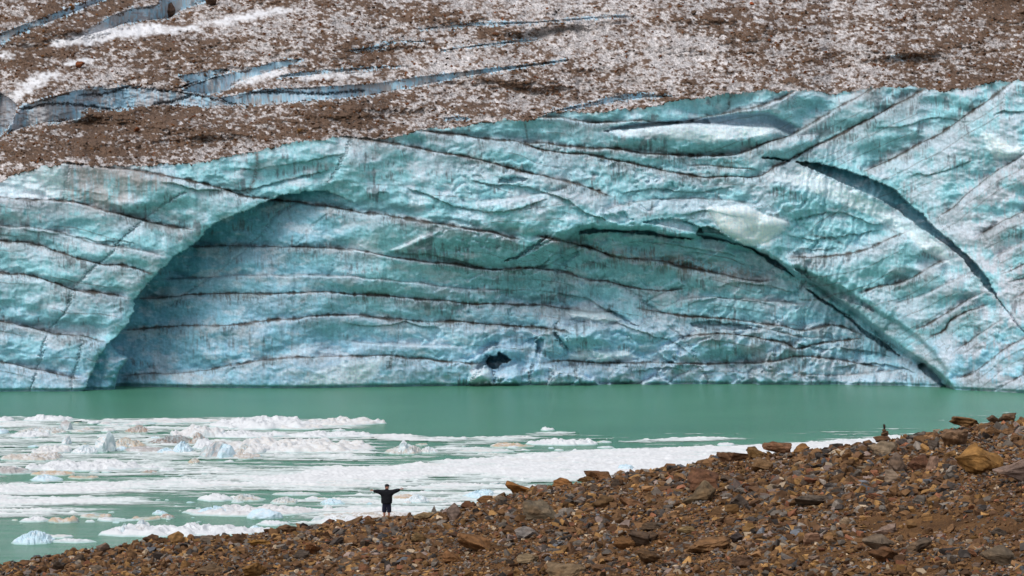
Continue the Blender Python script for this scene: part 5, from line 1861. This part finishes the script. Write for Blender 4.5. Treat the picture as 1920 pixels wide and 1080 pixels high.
# face features joined into the same mesh: nose, ears, brow and lips, the head turned to the right
bm = bmesh.new()
bm.from_mesh(body_me)


def blob(bm, c_, s_, seg=10):
    g_ = bmesh.ops.create_uvsphere(bm, u_segments=seg, v_segments=8, radius=1.0)
    for v_ in g_["verts"]:
        v_.co = Vector((v_.co.x * s_[0] + c_[0], v_.co.y * s_[1] + c_[1], v_.co.z * s_[2] + c_[2]))


FD = Vector((0.90, 0.43, 0)).normalized()       # direction of the gaze
SD = Vector((-FD.y, FD.x, 0))
HC = Vector((0.012, 0.03, 1.655))


def hpnt(f, s_, z_):
    return HC + FD * f + SD * s_ + Vector((0, 0, z_))


blob(bm, hpnt(0.100, 0, -0.008), (0.022, 0.016, 0.026))
blob(bm, hpnt(0.078, 0, -0.075), (0.030, 0.030, 0.022))
blob(bm, hpnt(0.088, 0, -0.048), (0.016, 0.020, 0.008))
for sd_ in (-1, 1):
    blob(bm, hpnt(-0.005, sd_ * 0.086, -0.005), (0.016, 0.012, 0.030))
    blob(bm, hpnt(0.083, sd_ * 0.032, 0.018), (0.012, 0.012, 0.008))
bm.to_mesh(body_me)
bm.free()
body_me.polygons.foreach_set("use_smooth", np.full(len(body_me.polygons), True, dtype=bool))
link("body", body_me, root, M_SKIN)

# jacket
jv = [(0, 0, 0.79, 0.205, 0.16), (0, 0, 0.86, 0.212, 0.16), (0, 0, 1.0, 0.225, 0.165), (0, 0, 1.2, 0.222, 0.16), (0, 0, 1.36, 0.21, 0.145), (0, 0.005, 1.49, 0.085, 0.085), (0, 0.008, 1.535, 0.074, 0.074)]
je = [(0, 1), (1, 2), (2, 3), (3, 4), (4, 5), (5, 6)]
for sgn, ze, zw in ((-1, 1.455, 1.465), (1, 1.47, 1.525)):
    b0 = len(jv)
    jv += [(sgn * 0.22, 0, 1.41, 0.105, 0.10), (sgn * 0.44, -0.01, ze - 0.02, 0.090, 0.082), (sgn * 0.60, 0.0, zw - 0.018, 0.075, 0.068), (sgn * 0.685, 0.01, zw - 0.004, 0.050, 0.044)]
    je += [(4, b0), (b0, b0 + 1), (b0 + 1, b0 + 2), (b0 + 2, b0 + 3)]
link("jacket", skin_mesh("jacket", jv, je, 2, 1.42), root, M_JACKET)
# shorts
sv2 = [(0, 0, 0.96, 0.17, 0.13), (0, 0, 0.80, 0.185, 0.15)]
se = [(0, 1)]
for sgn in (-1, 1):
    b0 = len(sv2)
    sv2 += [(sgn * 0.105, 0, 0.70, 0.112, 0.125), (sgn * 0.118, 0.005, 0.52, 0.105, 0.115), (sgn * 0.122, 0.01, 0.44, 0.100, 0.108), (sgn * 0.123, 0.01, 0.35, 0.098, 0.105)]
    se += [(1, b0), (b0, b0 + 1), (b0 + 1, b0 + 2), (b0 + 2, b0 + 3)]
link("shorts", skin_mesh("shorts", sv2, se, 2, 1.16), root, M_SHORTS)
# cap: dome, brim and button in one
bm = bmesh.new()
g_ = bmesh.ops.create_uvsphere(bm, u_segments=20, v_segments=12, radius=1.0)
for v_ in list(bm.verts):
    if v_.co.z < -0.25:
        bm.verts.remove(v_)
for v_ in bm.verts:
    v_.co = HC + Vector((v_.co.x * 0.122, v_.co.y * 0.124, v_.co.z * 0.108 + 0.048))
rim = []
for i in range(11):
    a = math.radians(-62 + 124 * i / 10)
    inner = hpnt(math.cos(a) * 0.110, math.sin(a) * 0.108, 0.045)
    outer = hpnt(0.085 + math.cos(a) * 0.125, math.sin(a) * 0.106, 0.045 - 0.012 * math.cos(a))
    rim.append([bm.verts.new(inner), bm.verts.new(outer), bm.verts.new(outer + Vector((0, 0, 0.016))), bm.verts.new(inner + Vector((0, 0, 0.024)))])
for a, b in zip(rim[:-1], rim[1:]):
    for i in range(4):
        bm.faces.new((a[i], b[i], b[(i + 1) % 4], a[(i + 1) % 4]))
blob(bm, HC + Vector((0, 0, 0.150)), (0.010, 0.010, 0.007), 8)
me = bm_mesh("cap", bm, M_CAP)
link("cap", me, root)
# hair showing under the cap at the back of the head
bm = bmesh.new()
g_ = bmesh.ops.create_uvsphere(bm, u_segments=16, v_segments=10, radius=1.0)
for v_ in bm.verts:
    v_.co = hpnt(-0.024 + v_.co.x * 0.0, 0, 0.0) + FD * (v_.co.x * 0.080) + SD * (v_.co.y * 0.086) + Vector((0, 0, v_.co.z * 0.070 + 0.005))
link("hair", bm_mesh("hair", bm, M_HAIR), root)
for sgn in (-1, 1):
    sh = skin_mesh("shoe", [(sgn * 0.12, -0.06, 0.05, 0.045, 0.05), (sgn * 0.12, 0.03, 0.055, 0.05, 0.055), (sgn * 0.125, 0.15, 0.035, 0.045, 0.035), (sgn * 0.12, -0.01, 0.11, 0.045, 0.05)], [(0, 1), (1, 2), (1, 3)], 2)
    link("shoe", sh, root, M_SHOE)

print("objects", len(COL.objects))
